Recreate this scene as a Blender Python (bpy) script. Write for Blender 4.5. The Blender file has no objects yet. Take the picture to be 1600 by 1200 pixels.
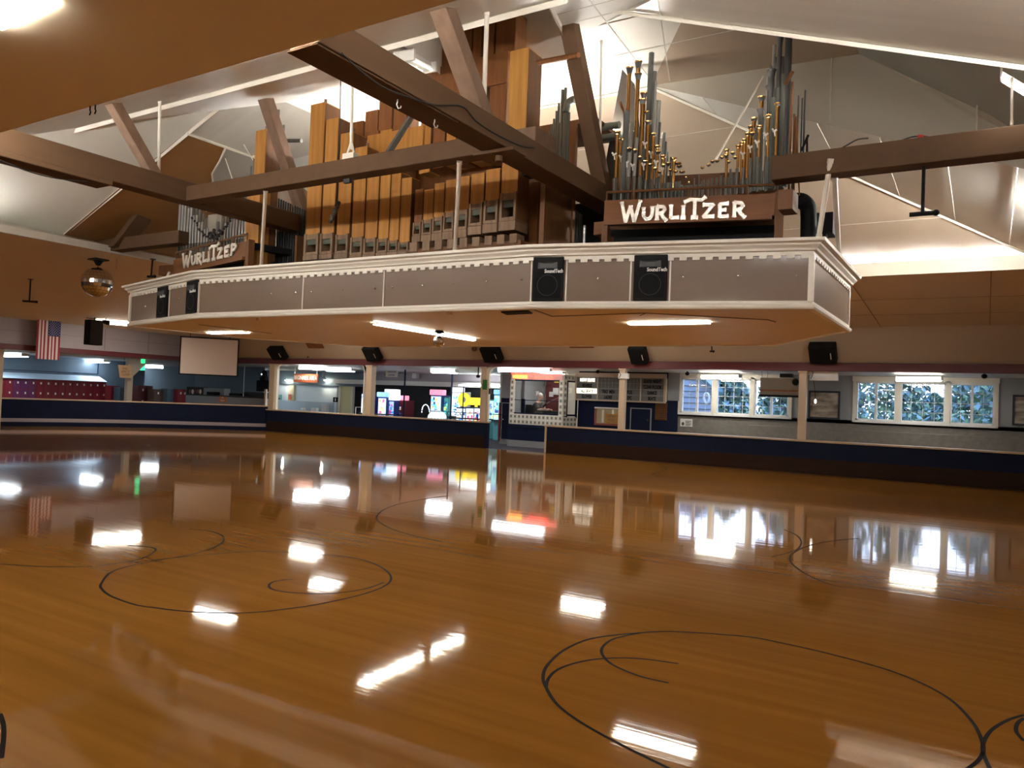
import bpy, math, random
from mathutils import Vector, Matrix
random.seed(7)
S = bpy.context.scene
COL = S.collection
# ------------------------------------------------------------------ camera
CAM_R, CAM_D, CAM_F = (0.8519, 0.52227, 0.03867), (0.02268, 0.03698, -0.99906), (-0.52321, 0.85198, 0.01966)
EYE = Vector((0.0, 0.0, 1.75))
FPX = 1211.58
cam_data = bpy.data.cameras.new('camera')
cam_data.sensor_width = 36.0
cam_data.lens = FPX / 1600 * 36
cam_data.clip_start = 0.05
cam_data.clip_end = 300
cam = bpy.data.objects.new('camera', cam_data)
COL.objects.link(cam)
r_, u_, b_ = Vector(CAM_R), -Vector(CAM_D), -Vector(CAM_F)
r_.normalize(); b_ = (b_ - r_ * b_.dot(r_)).normalized(); u_ = b_.cross(r_)
cam.matrix_world = Matrix(((r_.x, u_.x, b_.x, EYE.x), (r_.y, u_.y, b_.y, EYE.y), (r_.z, u_.z, b_.z, EYE.z), (0, 0, 0, 1)))
S.camera = cam
# ------------------------------------------------------------------ world, exposure
S.view_settings.view_transform = 'Standard'
S.view_settings.look = 'None'
S.view_settings.gamma = 1.0
S.view_settings.use_curve_mapping = False
S.view_settings.exposure = 1.0
S.cycles.use_denoising = True
S.cycles.max_bounces = 10
S.cycles.diffuse_bounces = 6
S.cycles.glossy_bounces = 5
S.cycles.sample_clamp_indirect = 6.0
W = bpy.data.worlds.new('evening_sky'); S.world = W
W.use_nodes = True
wn, wl = W.node_tree.nodes, W.node_tree.links
wn.clear()
wo = wn.new('ShaderNodeOutputWorld'); wb = wn.new('ShaderNodeBackground')
wtc = wn.new('ShaderNodeTexCoord'); wsep = wn.new('ShaderNodeSeparateXYZ'); wr = wn.new('ShaderNodeValToRGB')
wr.color_ramp.elements[0].position = 0.0; wr.color_ramp.elements[0].color = (0.78, 0.86, 1.0, 1)
wr.color_ramp.elements[1].position = 0.7; wr.color_ramp.elements[1].color = (0.30, 0.48, 0.9, 1)
wl.new(wtc.outputs['Generated'], wsep.inputs[0]); wl.new(wsep.outputs['Z'], wr.inputs[0])
wl.new(wr.outputs[0], wb.inputs[0]); wb.inputs[1].default_value = 3.0
wl.new(wb.outputs[0], wo.inputs[0])
LAMP = 18.0            # how bright the fluorescent lenses are
# ------------------------------------------------------------------ helpers
def P(x, y, X=None, Y=None, Z=None, pl=None):
    """The point of the room that lies on the given plane and is seen at (x, y) in the 1600 x 1200 frame."""
    a, b = (x - 800) / FPX, (y - 600) / FPX
    d = Vector([CAM_R[i] * a + CAM_D[i] * b + CAM_F[i] for i in range(3)])
    if X is not None: t = (X - EYE.x) / d.x
    elif Y is not None: t = (Y - EYE.y) / d.y
    elif Z is not None: t = (Z - EYE.z) / d.z
    else: t = (pl[1] - Vector(pl[0]).dot(EYE)) / Vector(pl[0]).dot(d)
    return EYE + d * t
V = Vector
UP = V((0, 0, 1))
class MB:
    """Collects faces for ONE mesh."""
    def __init__(s): s.v = []; s.f = []; s.m = []; s.sm = []
    def face(s, pts, mi=0, smooth=False):
        n = len(s.v); s.v += [tuple(p) for p in pts]; s.f.append(list(range(n, n + len(pts)))); s.m.append(mi); s.sm.append(smooth); return s
    def obox(s, o, ax, ay, az, mi=0):
        """box with corner o and edge vectors ax, ay, az"""
        o, ax, ay, az = V(o), V(ax), V(ay), V(az)
        if ax.cross(ay).dot(az) < 0: ax, ay = ay, ax
        n = len(s.v)
        s.v += [tuple(o + ax * i + ay * j + az * k) for k in (0, 1) for j in (0, 1) for i in (0, 1)]
        for q in ((0, 2, 3, 1), (4, 5, 7, 6), (0, 1, 5, 4), (2, 6, 7, 3), (0, 4, 6, 2), (1, 3, 7, 5)):
            s.f.append([n + i for i in q]); s.m.append(mi); s.sm.append(False)
        return s
    def box(s, x0, x1, y0, y1, z0, z1, mi=0):
        return s.obox((x0, y0, z0), (x1 - x0, 0, 0), (0, y1 - y0, 0), (0, 0, z1 - z0), mi)
    def cbox(s, c, dx, dy, dz, mi=0):
        c = V(c); return s.obox(c - (V(dx) + V(dy) + V(dz)) / 2, dx, dy, dz, mi)
    def prism(s, pts, ext, mi=0):
        pts = [V(p) for p in pts]; ext = V(ext); n = len(s.v); k = len(pts)
        nrm = V((0, 0, 0))
        for i in range(k): nrm += pts[i].cross(pts[(i + 1) % k])
        if nrm.dot(ext) < 0: pts.reverse()
        s.v += [tuple(p) for p in pts] + [tuple(p + ext) for p in pts]
        s.f.append([n + i for i in reversed(range(k))]); s.f.append([n + k + i for i in range(k)])
        s.m += [mi, mi]; s.sm += [False, False]
        for i in range(k):
            j = (i + 1) % k; s.f.append([n + i, n + j, n + k + j, n + k + i]); s.m.append(mi); s.sm.append(False)
        return s
    def tube(s, pts, r, n=8, mi=0, caps=True):
        pts = [V(p) for p in pts]; rs = r if isinstance(r, (list, tuple)) else [r] * len(pts)
        base = len(s.v); u = None
        for i, p in enumerate(pts):
            t = (pts[min(i + 1, len(pts) - 1)] - pts[max(i - 1, 0)]).normalized()
            if u is None:
                u = t.cross(V((0, 0, 1))); u = t.cross(V((1, 0, 0))) if u.length < 1e-3 else u
            u = (u - t * u.dot(t)).normalized(); w = t.cross(u)
            for k in range(n):
                a = 2 * math.pi * k / n
                s.v.append(tuple(p + (u * math.cos(a) + w * math.sin(a)) * rs[i]))
        for i in range(len(pts) - 1):
            for k in range(n):
                a, b = base + i * n + k, base + i * n + (k + 1) % n
                s.f.append([a, b, b + n, a + n]); s.m.append(mi); s.sm.append(True)
        if caps:
            s.f.append([base + k for k in reversed(range(n))]); s.m.append(mi); s.sm.append(False)
            e = base + (len(pts) - 1) * n
            s.f.append([e + k for k in range(n)]); s.m.append(mi); s.sm.append(False)
        return s
    def ball(s, c, rx, ry=None, rz=None, nu=14, nv=9, mi=0, smooth=True, v0=0.0, v1=1.0):
        ry = rx if ry is None else ry; rz = rx if rz is None else rz; c = V(c); b = len(s.v)
        for j in range(nv + 1):
            th = math.pi * (v0 + (v1 - v0) * j / nv)
            for i in range(nu):
                ph = 2 * math.pi * i / nu
                s.v.append((c.x + rx * math.sin(th) * math.cos(ph), c.y + ry * math.sin(th) * math.sin(ph), c.z + rz * math.cos(th)))
        for j in range(nv):
            for i in range(nu):
                a, d = b + j * nu + i, b + j * nu + (i + 1) % nu
                s.f.append([a, a + nu, d + nu, d]); s.m.append(mi); s.sm.append(smooth)
        return s
    def build(s, name, mats, parent=None, bevel=0, sharp=None):
        me = bpy.data.meshes.new(name)
        off = V((0, 0, 0))
        if parent is not None:
            q = parent
            while q is not None: off += q.location; q = q.parent
        me.from_pydata([(a - off.x, b - off.y, c - off.z) for a, b, c in s.v], [], s.f)
        mats = mats if isinstance(mats, (list, tuple)) else [mats]
        for m in mats: me.materials.append(m)
        me.polygons.foreach_set('material_index', s.m)
        me.polygons.foreach_set('use_smooth', s.sm)
        me.update()
        o = bpy.data.objects.new(name, me); COL.objects.link(o)
        if parent is not None: o.parent = parent
        if any(s.sm): me.set_sharp_from_angle(angle=math.radians(sharp or 40))
        if bevel:
            b = o.modifiers.new('bevel', 'BEVEL'); b.width = bevel; b.segments = 2; b.limit_method = 'ANGLE'
        return o
def tag(o, label, cat, group=None, kind=None):
    o['label'] = label; o['category'] = cat
    if group: o['group'] = group
    if kind: o['kind'] = kind
    return o
def struct(o, label=None):
    o['kind'] = 'structure'
    if label: o['label'] = label
    return o
def thing(name, label, cat, loc, group=None):
    o = bpy.data.objects.new(name, None); o.empty_display_size = 0.1; COL.objects.link(o); o.location = loc
    return tag(o, label, cat, group)
ORD = ('first second third fourth fifth sixth seventh eighth ninth tenth eleventh twelfth thirteenth fourteenth fifteenth sixteenth '
       'seventeenth eighteenth nineteenth twentieth').split()
def ordw(i):
    """0 -> first, 20 -> twenty-first"""
    tens = ['', '', 'twenty', 'thirty', 'forty', 'fifty', 'sixty', 'seventy', 'eighty', 'ninety']
    n = i + 1
    if n <= 20: return ORD[n - 1]
    if n % 10 == 0: return {2: 'twentieth', 3: 'thirtieth', 4: 'fortieth', 5: 'fiftieth', 6: 'sixtieth', 7: 'seventieth'}[n // 10]
    return tens[n // 10] + '-' + ORD[n % 10 - 1]
# ------------------------------------------------------------------ materials
def mat(name, col, rough=0.6, metal=0.0, noise=None, coat=0.0, bump=None, emit=None, spec=0.5, trans=0.0):
    """noise = (scale xyz, other colour, amount of contrast); bump = (scale xyz, strength)"""
    m = bpy.data.materials.new(name); m.use_nodes = True
    nt = m.node_tree; b = nt.nodes['Principled BSDF']
    b.inputs['Base Color'].default_value = (*col, 1); b.inputs['Roughness'].default_value = rough; b.inputs['Metallic'].default_value = metal
    b.inputs['Specular IOR Level'].default_value = spec
    if coat: b.inputs['Coat Weight'].default_value = coat; b.inputs['Coat Roughness'].default_value = 0.08
    if trans: b.inputs['Transmission Weight'].default_value = trans
    def nz(scale, detail=4.0):
        tc = nt.nodes.new('ShaderNodeTexCoord'); mp = nt.nodes.new('ShaderNodeMapping'); n = nt.nodes.new('ShaderNodeTexNoise')
        mp.inputs['Scale'].default_value = scale; n.inputs['Scale'].default_value = 1.0; n.inputs['Detail'].default_value = detail
        nt.links.new(tc.outputs['Object'], mp.inputs[0]); nt.links.new(mp.outputs[0], n.inputs['Vector']); return n
    if noise:
        n = nz(noise[0]); r = nt.nodes.new('ShaderNodeValToRGB')
        w = noise[2] if len(noise) > 2 else 0.2
        r.color_ramp.elements[0].position = 0.5 - w; r.color_ramp.elements[1].position = 0.5 + w
        r.color_ramp.elements[0].color = (*col, 1); r.color_ramp.elements[1].color = (*noise[1], 1)
        nt.links.new(n.outputs['Fac'], r.inputs[0]); nt.links.new(r.outputs[0], b.inputs['Base Color'])
    if bump:
        n = nz(bump[0]); bp = nt.nodes.new('ShaderNodeBump'); bp.inputs['Strength'].default_value = bump[1]; bp.inputs['Distance'].default_value = 0.02
        nt.links.new(n.outputs['Fac'], bp.inputs['Height']); nt.links.new(bp.outputs[0], b.inputs['Normal'])
    if emit:
        b.inputs['Emission Color'].default_value = (*emit[0], 1); b.inputs['Emission Strength'].default_value = emit[1]
    return m
M = {}
M['lens'] = mat('lamp_lens', (0.9, 0.9, 0.9), 0.4, emit=((1.0, 0.97, 0.88), LAMP))
M['lens_cool'] = mat('cool_lamp_lens', (0.9, 0.9, 0.9), 0.4, emit=((0.86, 0.95, 1.0), 11.0))
M['lens_bright'] = mat('bright_cool_lamp_lens', (0.9, 0.9, 0.9), 0.4, emit=((0.88, 0.96, 1.0), 26.0))
M['tube_lamp'] = mat('fluorescent_tube', (0.9, 0.9, 0.9), 0.4, emit=((1.0, 0.96, 0.9), 165.0))
M['white_metal'] = mat('white_metal', (0.8, 0.78, 0.72), 0.4)
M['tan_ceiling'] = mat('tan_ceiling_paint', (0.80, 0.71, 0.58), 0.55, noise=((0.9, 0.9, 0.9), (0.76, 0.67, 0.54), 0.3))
M['far_tan'] = mat('drab_tan_paint_and_shade', (0.46, 0.365, 0.265), 0.5, noise=((0.7, 0.7, 0.7), (0.42, 0.33, 0.235), 0.3))
M['under_deck'] = mat('tan_deck_underside', (0.78, 0.65, 0.46), 0.5, noise=((0.5, 3, 1), (0.73, 0.60, 0.41), 0.3))
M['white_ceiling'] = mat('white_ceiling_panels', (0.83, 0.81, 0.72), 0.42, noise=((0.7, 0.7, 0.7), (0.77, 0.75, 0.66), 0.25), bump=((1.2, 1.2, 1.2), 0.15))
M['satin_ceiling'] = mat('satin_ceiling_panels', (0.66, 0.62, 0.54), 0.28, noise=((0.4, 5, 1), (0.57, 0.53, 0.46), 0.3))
M['soft_seam'] = mat('soft_panel_seam', (0.42, 0.33, 0.23), 0.8)
M['seam'] = mat('panel_seam', (0.20, 0.17, 0.13), 0.8)
M['white_trim'] = mat('cream_trim', (0.82, 0.77, 0.66), 0.45)
M['brown_beam'] = mat('brown_painted_beam', (0.115, 0.064, 0.034), 0.65, spec=0.15, noise=((6, 0.7, 6), (0.092, 0.050, 0.026), 0.3))
M['pink_wood'] = mat('weathered_brown_paint', (0.215, 0.135, 0.088), 0.6, spec=0.2, noise=((9, 9, 3), (0.155, 0.092, 0.06), 0.22))
M['plywood'] = mat('brown_plywood', (0.33, 0.155, 0.045), 0.45, noise=((1.5, 1.5, 4), (0.26, 0.115, 0.035), 0.3))
M['navy'] = mat('navy_paint', (0.006, 0.010, 0.030), 0.7, spec=0.15, noise=((2, 2, 2), (0.008, 0.014, 0.042), 0.3))
M['maroon'] = mat('maroon_beam_paint', (0.115, 0.018, 0.022), 0.45)
M['cream'] = mat('cream_column_paint', (0.62, 0.50, 0.36), 0.5)
M['lilac'] = mat('pale_lilac_wall', (0.36, 0.32, 0.34), 0.6)
M['grey_wall'] = mat('grey_wall', (0.30, 0.31, 0.32), 0.6)
M['wainscot'] = mat('grey_mottled_laminate', (0.22, 0.20, 0.175), 0.5, noise=((7, 7, 7), (0.165, 0.15, 0.13), 0.2))
M['slate_blue'] = mat('slate_blue_wall', (0.11, 0.155, 0.205), 0.6)
M['pale_blue'] = mat('pale_blue_wall', (0.42, 0.52, 0.62), 0.6)
M['low_white'] = mat('white_aisle_ceiling', (0.74, 0.72, 0.68), 0.5)
M['black'] = mat('black_paint', (0.008, 0.008, 0.009), 0.75, spec=0.2)
M['black_gloss'] = mat('black_plastic', (0.007, 0.007, 0.008), 0.6, spec=0.12)
M['darkgrey'] = mat('dark_grey_metal', (0.035, 0.036, 0.035), 0.6, spec=0.25)
M['zinc'] = mat('grey_zinc_pipe', (0.155, 0.155, 0.14), 0.42, 0.35, noise=((14, 14, 3), (0.105, 0.108, 0.10), 0.3))
M['bright_zinc'] = mat('pale_spotted_metal', (0.52, 0.54, 0.53), 0.32, 0.75, noise=((30, 30, 8), (0.38, 0.40, 0.39), 0.2))
M['greenzinc'] = mat('green_grey_pipe', (0.105, 0.11, 0.09), 0.45, 0.2)
M['brass'] = mat('polished_brass', (0.72, 0.42, 0.15), 0.2, 1.0, noise=((20, 20, 5), (0.5, 0.27, 0.09), 0.3))
M['dark_bell'] = mat('dark_reed_metal', (0.09, 0.085, 0.085), 0.38, 0.5)
def wood(name, a, b, sc=(16, 16, 1.3), rough=0.38):
    return mat(name, a, 0.5, noise=(sc, b, 0.22), bump=((40, 40, 3), 0.08), spec=0.25)
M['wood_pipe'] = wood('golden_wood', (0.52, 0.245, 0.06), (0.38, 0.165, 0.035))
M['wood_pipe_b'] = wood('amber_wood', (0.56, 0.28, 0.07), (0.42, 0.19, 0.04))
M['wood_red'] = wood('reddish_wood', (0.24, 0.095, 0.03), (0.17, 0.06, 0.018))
M['wood_side'] = wood('brown_wood', (0.17, 0.075, 0.028), (0.12, 0.05, 0.018))
M['wood_pale'] = wood('worn_pale_wood', (0.27, 0.17, 0.10), (0.18, 0.11, 0.065), (22, 22, 4))
M['wood_board'] = wood('sign_board_wood', (0.21, 0.085, 0.03), (0.155, 0.06, 0.021), (1.5, 1.5, 14))
M['felt'] = mat('green_grey_felt', (0.10, 0.115, 0.085), 0.9)
M['silver'] = mat('silver_letters', (0.62, 0.56, 0.50), 0.25, 0.9, bump=((40, 40, 40), 0.3))
M['laminate'] = mat('glossy_taupe_panel', (0.205, 0.138, 0.094), 0.35, 0.0, noise=((0.8, 0.8, 2), (0.17, 0.118, 0.085), 0.3), bump=((1.6, 1.6, 1.6), 0.12), coat=0.12, spec=0.2)
M['ribbon'] = mat('white_cotton_tape', (0.8, 0.78, 0.72), 0.8)
M['cable'] = mat('black_cable', (0.02, 0.018, 0.016), 0.6)
M['white'] = mat('white_paint', (0.82, 0.82, 0.80), 0.5)
M['screen'] = mat('projection_fabric', (0.62, 0.52, 0.45), 0.8)
M['glass'] = mat('window_glass', (0.9, 0.95, 1.0), 0.0, trans=1.0)
M['dark_grille'] = mat('dark_grille', (.010, .010, .011), .85, spec=0.08)
M['carpet'] = mat('dark_carpet', (0.03, 0.03, 0.05), 0.95)
M['chrome'] = mat('chrome', (0.8, 0.8, 0.8), 0.12, 1.0)
def flat(name, col, e=0.0, rough=0.5):
    if name in M: return M[name]
    M[name] = mat(name, col, rough, emit=(col, e) if e else None); return M[name]
# ------------------------------------------------------------------ floor
def floor_material():
    m = bpy.data.materials.new('varnished_maple'); m.use_nodes = True
    nt = m.node_tree; b = nt.nodes['Principled BSDF']; L = nt.links.new
    tc = nt.nodes.new('ShaderNodeTexCoord')
    def noise(scale, detail=3.0):
        mp = nt.nodes.new('ShaderNodeMapping'); n = nt.nodes.new('ShaderNodeTexNoise')
        mp.inputs['Scale'].default_value = scale; n.inputs['Scale'].default_value = 1.0; n.inputs['Detail'].default_value = detail
        L(tc.outputs['Object'], mp.inputs[0]); L(mp.outputs[0], n.inputs['Vector']); return n.outputs['Fac']
    def ramp(fac, c0, c1, p0=0.3, p1=0.7):
        r = nt.nodes.new('ShaderNodeValToRGB'); r.color_ramp.elements[0].position = p0; r.color_ramp.elements[1].position = p1
        r.color_ramp.elements[0].color = (*c0, 1); r.color_ramp.elements[1].color = (*c1, 1); L(fac, r.inputs[0]); return r.outputs[0]
    streak = ramp(noise((0.35, 9, 1), 5), (0.375, 0.165, 0.027), (0.47, 0.213, 0.037))
    patch = ramp(noise((0.25, 0.5, 1), 2), (0.80, 0.78, 0.74), (1, 1, 1))
    mx = nt.nodes.new('ShaderNodeMix'); mx.data_type = 'RGBA'; mx.blend_type = 'MULTIPLY'; mx.inputs[0].default_value = 1
    L(streak, mx.inputs[6]); L(patch, mx.inputs[7]); L(mx.outputs[2], b.inputs['Base Color'])
    b.inputs['Roughness'].default_value = 0.05
    b.inputs['IOR'].default_value = 1.5
    # boards run along X and are cupped a little across Y
    add = nt.nodes.new('ShaderNodeMath'); add.operation = 'ADD'
    L(noise((0.10, 7, 1), 2), add.inputs[0])
    m2 = nt.nodes.new('ShaderNodeMath'); m2.operation = 'MULTIPLY'; m2.inputs[1].default_value = 0.10
    L(noise((3, 60, 1), 2), m2.inputs[0]); L(m2.outputs[0], add.inputs[1])
    bp = nt.nodes.new('ShaderNodeBump'); bp.inputs['Strength'].default_value = 0.06; bp.inputs['Distance'].default_value = 0.012
    L(add.outputs[0], bp.inputs['Height']); L(bp.outputs[0], b.inputs['Normal'])
    return m
M['maple'] = floor_material()
M['scuff_line'] = mat('black_painted_line', (0.012, 0.008, 0.006), 0.6, spec=0.1)
def smooth_path(pts, n=6):
    out = []
    for i in range(len(pts) - 1):
        p0, p1, p2, p3 = pts[max(i - 1, 0)], pts[i], pts[i + 1], pts[min(i + 2, len(pts) - 1)]
        for k in range(n):
            t = k / n
            out.append(0.5 * ((2 * p1) + (p2 - p0) * t + (2 * p0 - 5 * p1 + 4 * p2 - p3) * t * t + (3 * p1 - p0 - 3 * p2 + p3) * t ** 3))
    return out + [pts[-1]]
mb = MB()
mb.face([(-40, -6, 0), (9, -6, 0), (9, 22.7, 0), (-40, 22.7, 0)], 0)
LOOPS = [
    [(1150, 1250), (1040, 1198), (962, 1159), (905, 1127), (870, 1100), (852.5, 1072.5), (848.7, 1055), (857, 1037), (882.5, 1015), (925, 997.5), (990, 989.5), (1050, 986.7), (1150, 993), (1200, 1000), (1300, 1022.5), (1400, 1051), (1475, 1086), (1517, 1125), (1535, 1160), (1533, 1182), (1510, 1202), (1440, 1240)],
    [(853, 1074), (857, 1060), (870, 1047), (895, 1037), (930, 1030), (970, 1028), (1010, 1030), (1060, 1037)],
    [(1000, 989), (962, 997), (944, 1008), (940, 1020), (952, 1035), (975, 1047), (1005, 1058), (1045, 1067)],
    [(1600, 1117), (1575, 1125), (1550, 1140), (1538, 1157), (1536, 1175), (1546, 1200)],
    [(1600, 1122), (1590, 1130), (1588, 1143), (1600, 1158)],
    [(500, 866), (550, 871), (585, 881), (605, 893), (611, 905), (600, 916), (565, 929), (500, 943.5), (450, 951), (400, 956.5), (360, 957.5), (295, 955.5), (245, 950), (212, 945), (175, 932), (159, 920), (158, 912), (172, 895), (200, 885), (250, 875), (300, 866), (335, 855), (349, 845), (346, 836), (325, 829), (295, 826)],
    [(200, 880), (287, 870), (400, 861.5), (500, 866)],
    [(458, 905), (430, 908), (420, 915), (430, 922), (465, 926.5), (520, 927), (570, 920), (600, 910)],
    [(0, 881), (60, 885), (120, 885.5), (170, 882), (220, 873), (242, 861), (236, 855), (200, 852)],
    [(702, 774), (660, 780), (625, 787), (602, 795), (589, 806), (592, 815), (612, 826), (640, 835), (690, 846)],
    [(1225, 827), (1244, 836), (1252, 846), (1247, 857), (1230, 864), (1205, 870)],
    [(1340, 841), (1300, 845), (1262, 853), (1241, 863), (1234, 872), (1240, 883), (1262, 898), (1300, 914), (1330, 918)],
    [(1035, 729), (1042, 732), (1035, 736), (1022, 739), (1020, 742), (1035, 745)],
    [(0, 1115), (5, 1130), (6, 1150), (2, 1185)],
]
for lp in LOOPS:
    pts = smooth_path([P(x, y, Z=0.0015) for x, y in lp])
    for a, b in zip(pts, pts[1:]):
        t = (b - a)
        if t.length < 1e-4: continue
        n = V((-t.y, t.x, 0)).normalized() * (0.011)
        mb.face([a - n, b - n, b + n, a + n], 1)
fl = struct(mb.build('floor', [M['maple'], M['scuff_line']]), 'glossy amber maple skating floor with painted black loops')
mb = MB(); mb.face([(-40, 22.7, 0), (9, 22.7, 0), (9, 25.6, 0), (-12.2, 25.6, 0), (-12.2, 31.3, 0), (-40, 31.3, 0)], 0)
struct(mb.build('floor_aisle', M['carpet']))
# ------------------------------------------------------------------ tan perimeter ceiling
ZE, ZW = 4.4, 4.0
def ceil(name, polys, mats):
    mb = MB()
    for pts, mi in polys: mb.face(pts, mi)
    return struct(mb.build(name, mats))
NX0, NX1, NY0, NY1 = -15.1, 1.05, 4.13, 16.25      # the big opening
ceil('ceiling_near', [([(NX0, -6, ZE), (9, -6, ZE), (9, NY0, ZE), (NX0, NY0, ZE)], 0)], M['tan_ceiling'])
ceil('ceiling_right', [([(NX1, NY0, ZE), (9, NY0, ZE), (9, NY1, ZE), (NX1, NY1, ZE)], 0)], M['tan_ceiling'])
ceil('ceiling_far', [([(NX0, NY1, ZE), (9, NY1, ZE), (9, 22.05, ZW), (-30.4, 22.05, ZW)], 0)], M['tan_ceiling'])
ceil('ceiling_left', [([(-30.4, -6, ZW), (NX0, -6, ZE), (NX0, NY1, ZE), (-30.4, 22.05, ZW)], 0)], M['tan_ceiling'])
# far and left lips of the opening
mb = MB(); mb.box(NX0, NX1 + .1, NY1 - .03, NY1 + .03, ZE - .02, ZE + .24); mb.box(NX0, NX1 + .1, NY1, NY1 + .7, ZE + .0, ZE + .02)
struct(mb.build('trim_far_lip', M['tan_ceiling']))
struct(MB().box(NX1 - .02, NX1 + .04, NY0, NY1, ZE - .02, ZE + .24).build('trim_right_lip', M['tan_ceiling']))
mb = MB(); mb.box(NX0 - .05, NX0 + .03, NY0, NY1, ZE - .02, ZE + .12); mb.face([(NX0, NY0, ZE + .1), (NX0, NY1, ZE + .1), (-15.9, NY1, 4.68), (-15.9, NY0, 4.76)]); struct(mb.build('trim_left_lip', M['satin_ceiling']))
# seams between ceiling boards
mb = MB()
for x in (-12, -7.2, -4.8, -2.4, 0, 2.4): mb.cbox((x, 19.15, 4.19), (.02, 0, 0), (0, 5.8, -.4), (0, 0, .012))
for y in (18.6, 20.4): mb.cbox((-8, y, ZE - (y - NY1) * .069), (30, 0, 0), (0, .02, 0), (0, 0, .012))
for y in (): mb.cbox((-5, y, ZE), (24, 0, 0), (0, .015, 0), (0, 0, .01))
for x in (): mb.cbox((x, 1.6, ZE), (.015, 0, 0), (0, 5, 0), (0, 0, .01))
struct(mb.build('trim_1', M['soft_seam']))
# ------------------------------------------------------------------ raised ceiling inside the opening
qz = lambda y: 4.88 + .36 * (y - 4.13)
T0, T1, TZ = -10.28, -4.52, 6.65
hl = lambda y: T0 - (9.05 - y) * 1.13          # near hips
hr = lambda y: T1 + (9.05 - y) * 1.132
LY = 6.87                                        # line of the cream trim
HOLE = [(-5.96, LY), (-3.95, LY), (-5.15, 9.6), (-7.25, 9.6)]
hz = lambda p: V((p[0], p[1], min(qz(p[1]), TZ)))
q = lambda x, y: (x, y, qz(y))
f = [V((-15.85, 16.8, 4.47)), V((1.05, 16.8, 4.47))]
kE = (TZ - 4.66) / (1.05 - T1)
ez = lambda x: 4.66 + kE * (1.05 - x)
lz = lambda x: 4.66 + kE * (x + 15.85)
ceil('ceiling_roof_near', [
    ([(-15.85, 4.13, 4.75), (1.05, 4.13, 4.75), q(hr(LY), LY), q(hl(LY), LY)], 1),
    ([q(hl(LY), LY), hz(HOLE[0]), (-7.03, 9.05, TZ), (T0, 9.05, TZ)], 0),
    ([hz(HOLE[1]), q(hr(LY), LY), (T1, 9.05, TZ), (-4.9, 9.05, TZ)], 0),
    ([(T0, 9.05, TZ), (-7.03, 9.05, TZ), (-7.25, 9.6, TZ), (-7.25, 11.1, TZ), (T0, 11.1, TZ)], 0),
    ([(-4.9, 9.05, TZ), (T1, 9.05, TZ), (T1, 11.1, TZ), (-5.15, 11.1, TZ), (-5.15, 9.6, TZ)], 0),
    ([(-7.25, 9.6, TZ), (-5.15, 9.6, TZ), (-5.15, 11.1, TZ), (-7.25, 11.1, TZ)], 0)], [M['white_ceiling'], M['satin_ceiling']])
# shaft over the tall pipes
mb = MB(); top = 9.0
for i in range(4):
    a, b = HOLE[i], HOLE[(i + 1) % 4]; a3, b3 = hz(a), hz(b)
    mb.face([a3, b3, (b[0], b[1], top), (a[0], a[1], top)], 0)
mb.face([(p[0], p[1], top) for p in HOLE], 1)
struct(mb.build('ceiling_shaft', [M['satin_ceiling'], M['seam']]))
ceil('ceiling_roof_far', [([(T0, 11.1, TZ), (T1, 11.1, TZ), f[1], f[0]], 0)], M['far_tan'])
# right end, with a dormer recess between y = 8.3 and 11.4
x83 = hr(8.3)
ceil('ceiling_roof_right', [
    ([(x83, 8.3, ez(x83)), (1.05, 8.3, 4.66), (1.05, 4.13, 4.75)], 1),
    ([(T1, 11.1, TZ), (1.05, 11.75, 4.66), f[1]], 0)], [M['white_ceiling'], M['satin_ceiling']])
ceil('ceiling_dormer', [
    ([(T1, 11.1, TZ), (T1, 9.05, TZ), (x83, 8.3, TZ), (-2.75, 8.3, TZ)], 0),
    ([(T1, 11.1, TZ), (-2.75, 8.3, TZ), (-1.6, 8.3, TZ), (-1.6, 11.35, TZ)], 1),  # unlit part of the same flat ceiling, its shade put in as tan
    ([(x83, 8.3, ez(x83)), (x83, 8.3, TZ), (-1.6, 8.3, TZ), (1.1, 8.3, 4.75), (1.05, 8.3, 4.66)], 0),
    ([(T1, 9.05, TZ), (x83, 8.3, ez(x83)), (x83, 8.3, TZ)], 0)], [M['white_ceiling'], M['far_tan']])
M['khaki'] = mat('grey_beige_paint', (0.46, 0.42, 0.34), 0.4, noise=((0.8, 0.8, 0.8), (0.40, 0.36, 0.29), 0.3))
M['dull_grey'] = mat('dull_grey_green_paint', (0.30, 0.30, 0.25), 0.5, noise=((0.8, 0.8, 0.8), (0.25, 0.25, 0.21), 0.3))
ceil('ceiling_dormer_wall', [
    ([(T1, 11.1, TZ), (-1.6, 11.35, TZ), (-0.05, 11.48, 5.6), (1.05, 11.75, 4.75), (1.05, 11.75, 4.66)], 0),
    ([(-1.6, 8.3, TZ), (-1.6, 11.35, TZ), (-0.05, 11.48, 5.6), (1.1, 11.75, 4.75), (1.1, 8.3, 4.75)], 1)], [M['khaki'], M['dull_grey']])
# left end, brown plywood closing the opposite recess
ceil('ceiling_roof_left', [
    ([(T0, 9.05, TZ), (T0, 8.25, lz(T0)), (-15.85, 8.4, 4.66), (-15.85, 4.13, 4.75)], 0),
    ([(T0, 8.25, lz(T0)), (T0, 11.1, TZ), (-11.8, 10.2, lz(-11.8)), (-11.8, 8.25, lz(-11.8))], 1),
    ([(-11.8, 8.25, lz(-11.8)), (-11.8, 10.2, lz(-11.8)), (-13.0, 13.5, lz(-13.0)), (-15.85, 13.5, 4.6), (-15.85, 8.35, 4.6)], 2),
    ([(T0, 11.1, TZ), (-11.8, 10.2, lz(-11.8)), (-13.0, 13.5, lz(-13.0)), (-15.85, 13.5, 4.6), f[0]], 0)], [M['white_ceiling'], M['satin_ceiling'], M['plywood']])
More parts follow.
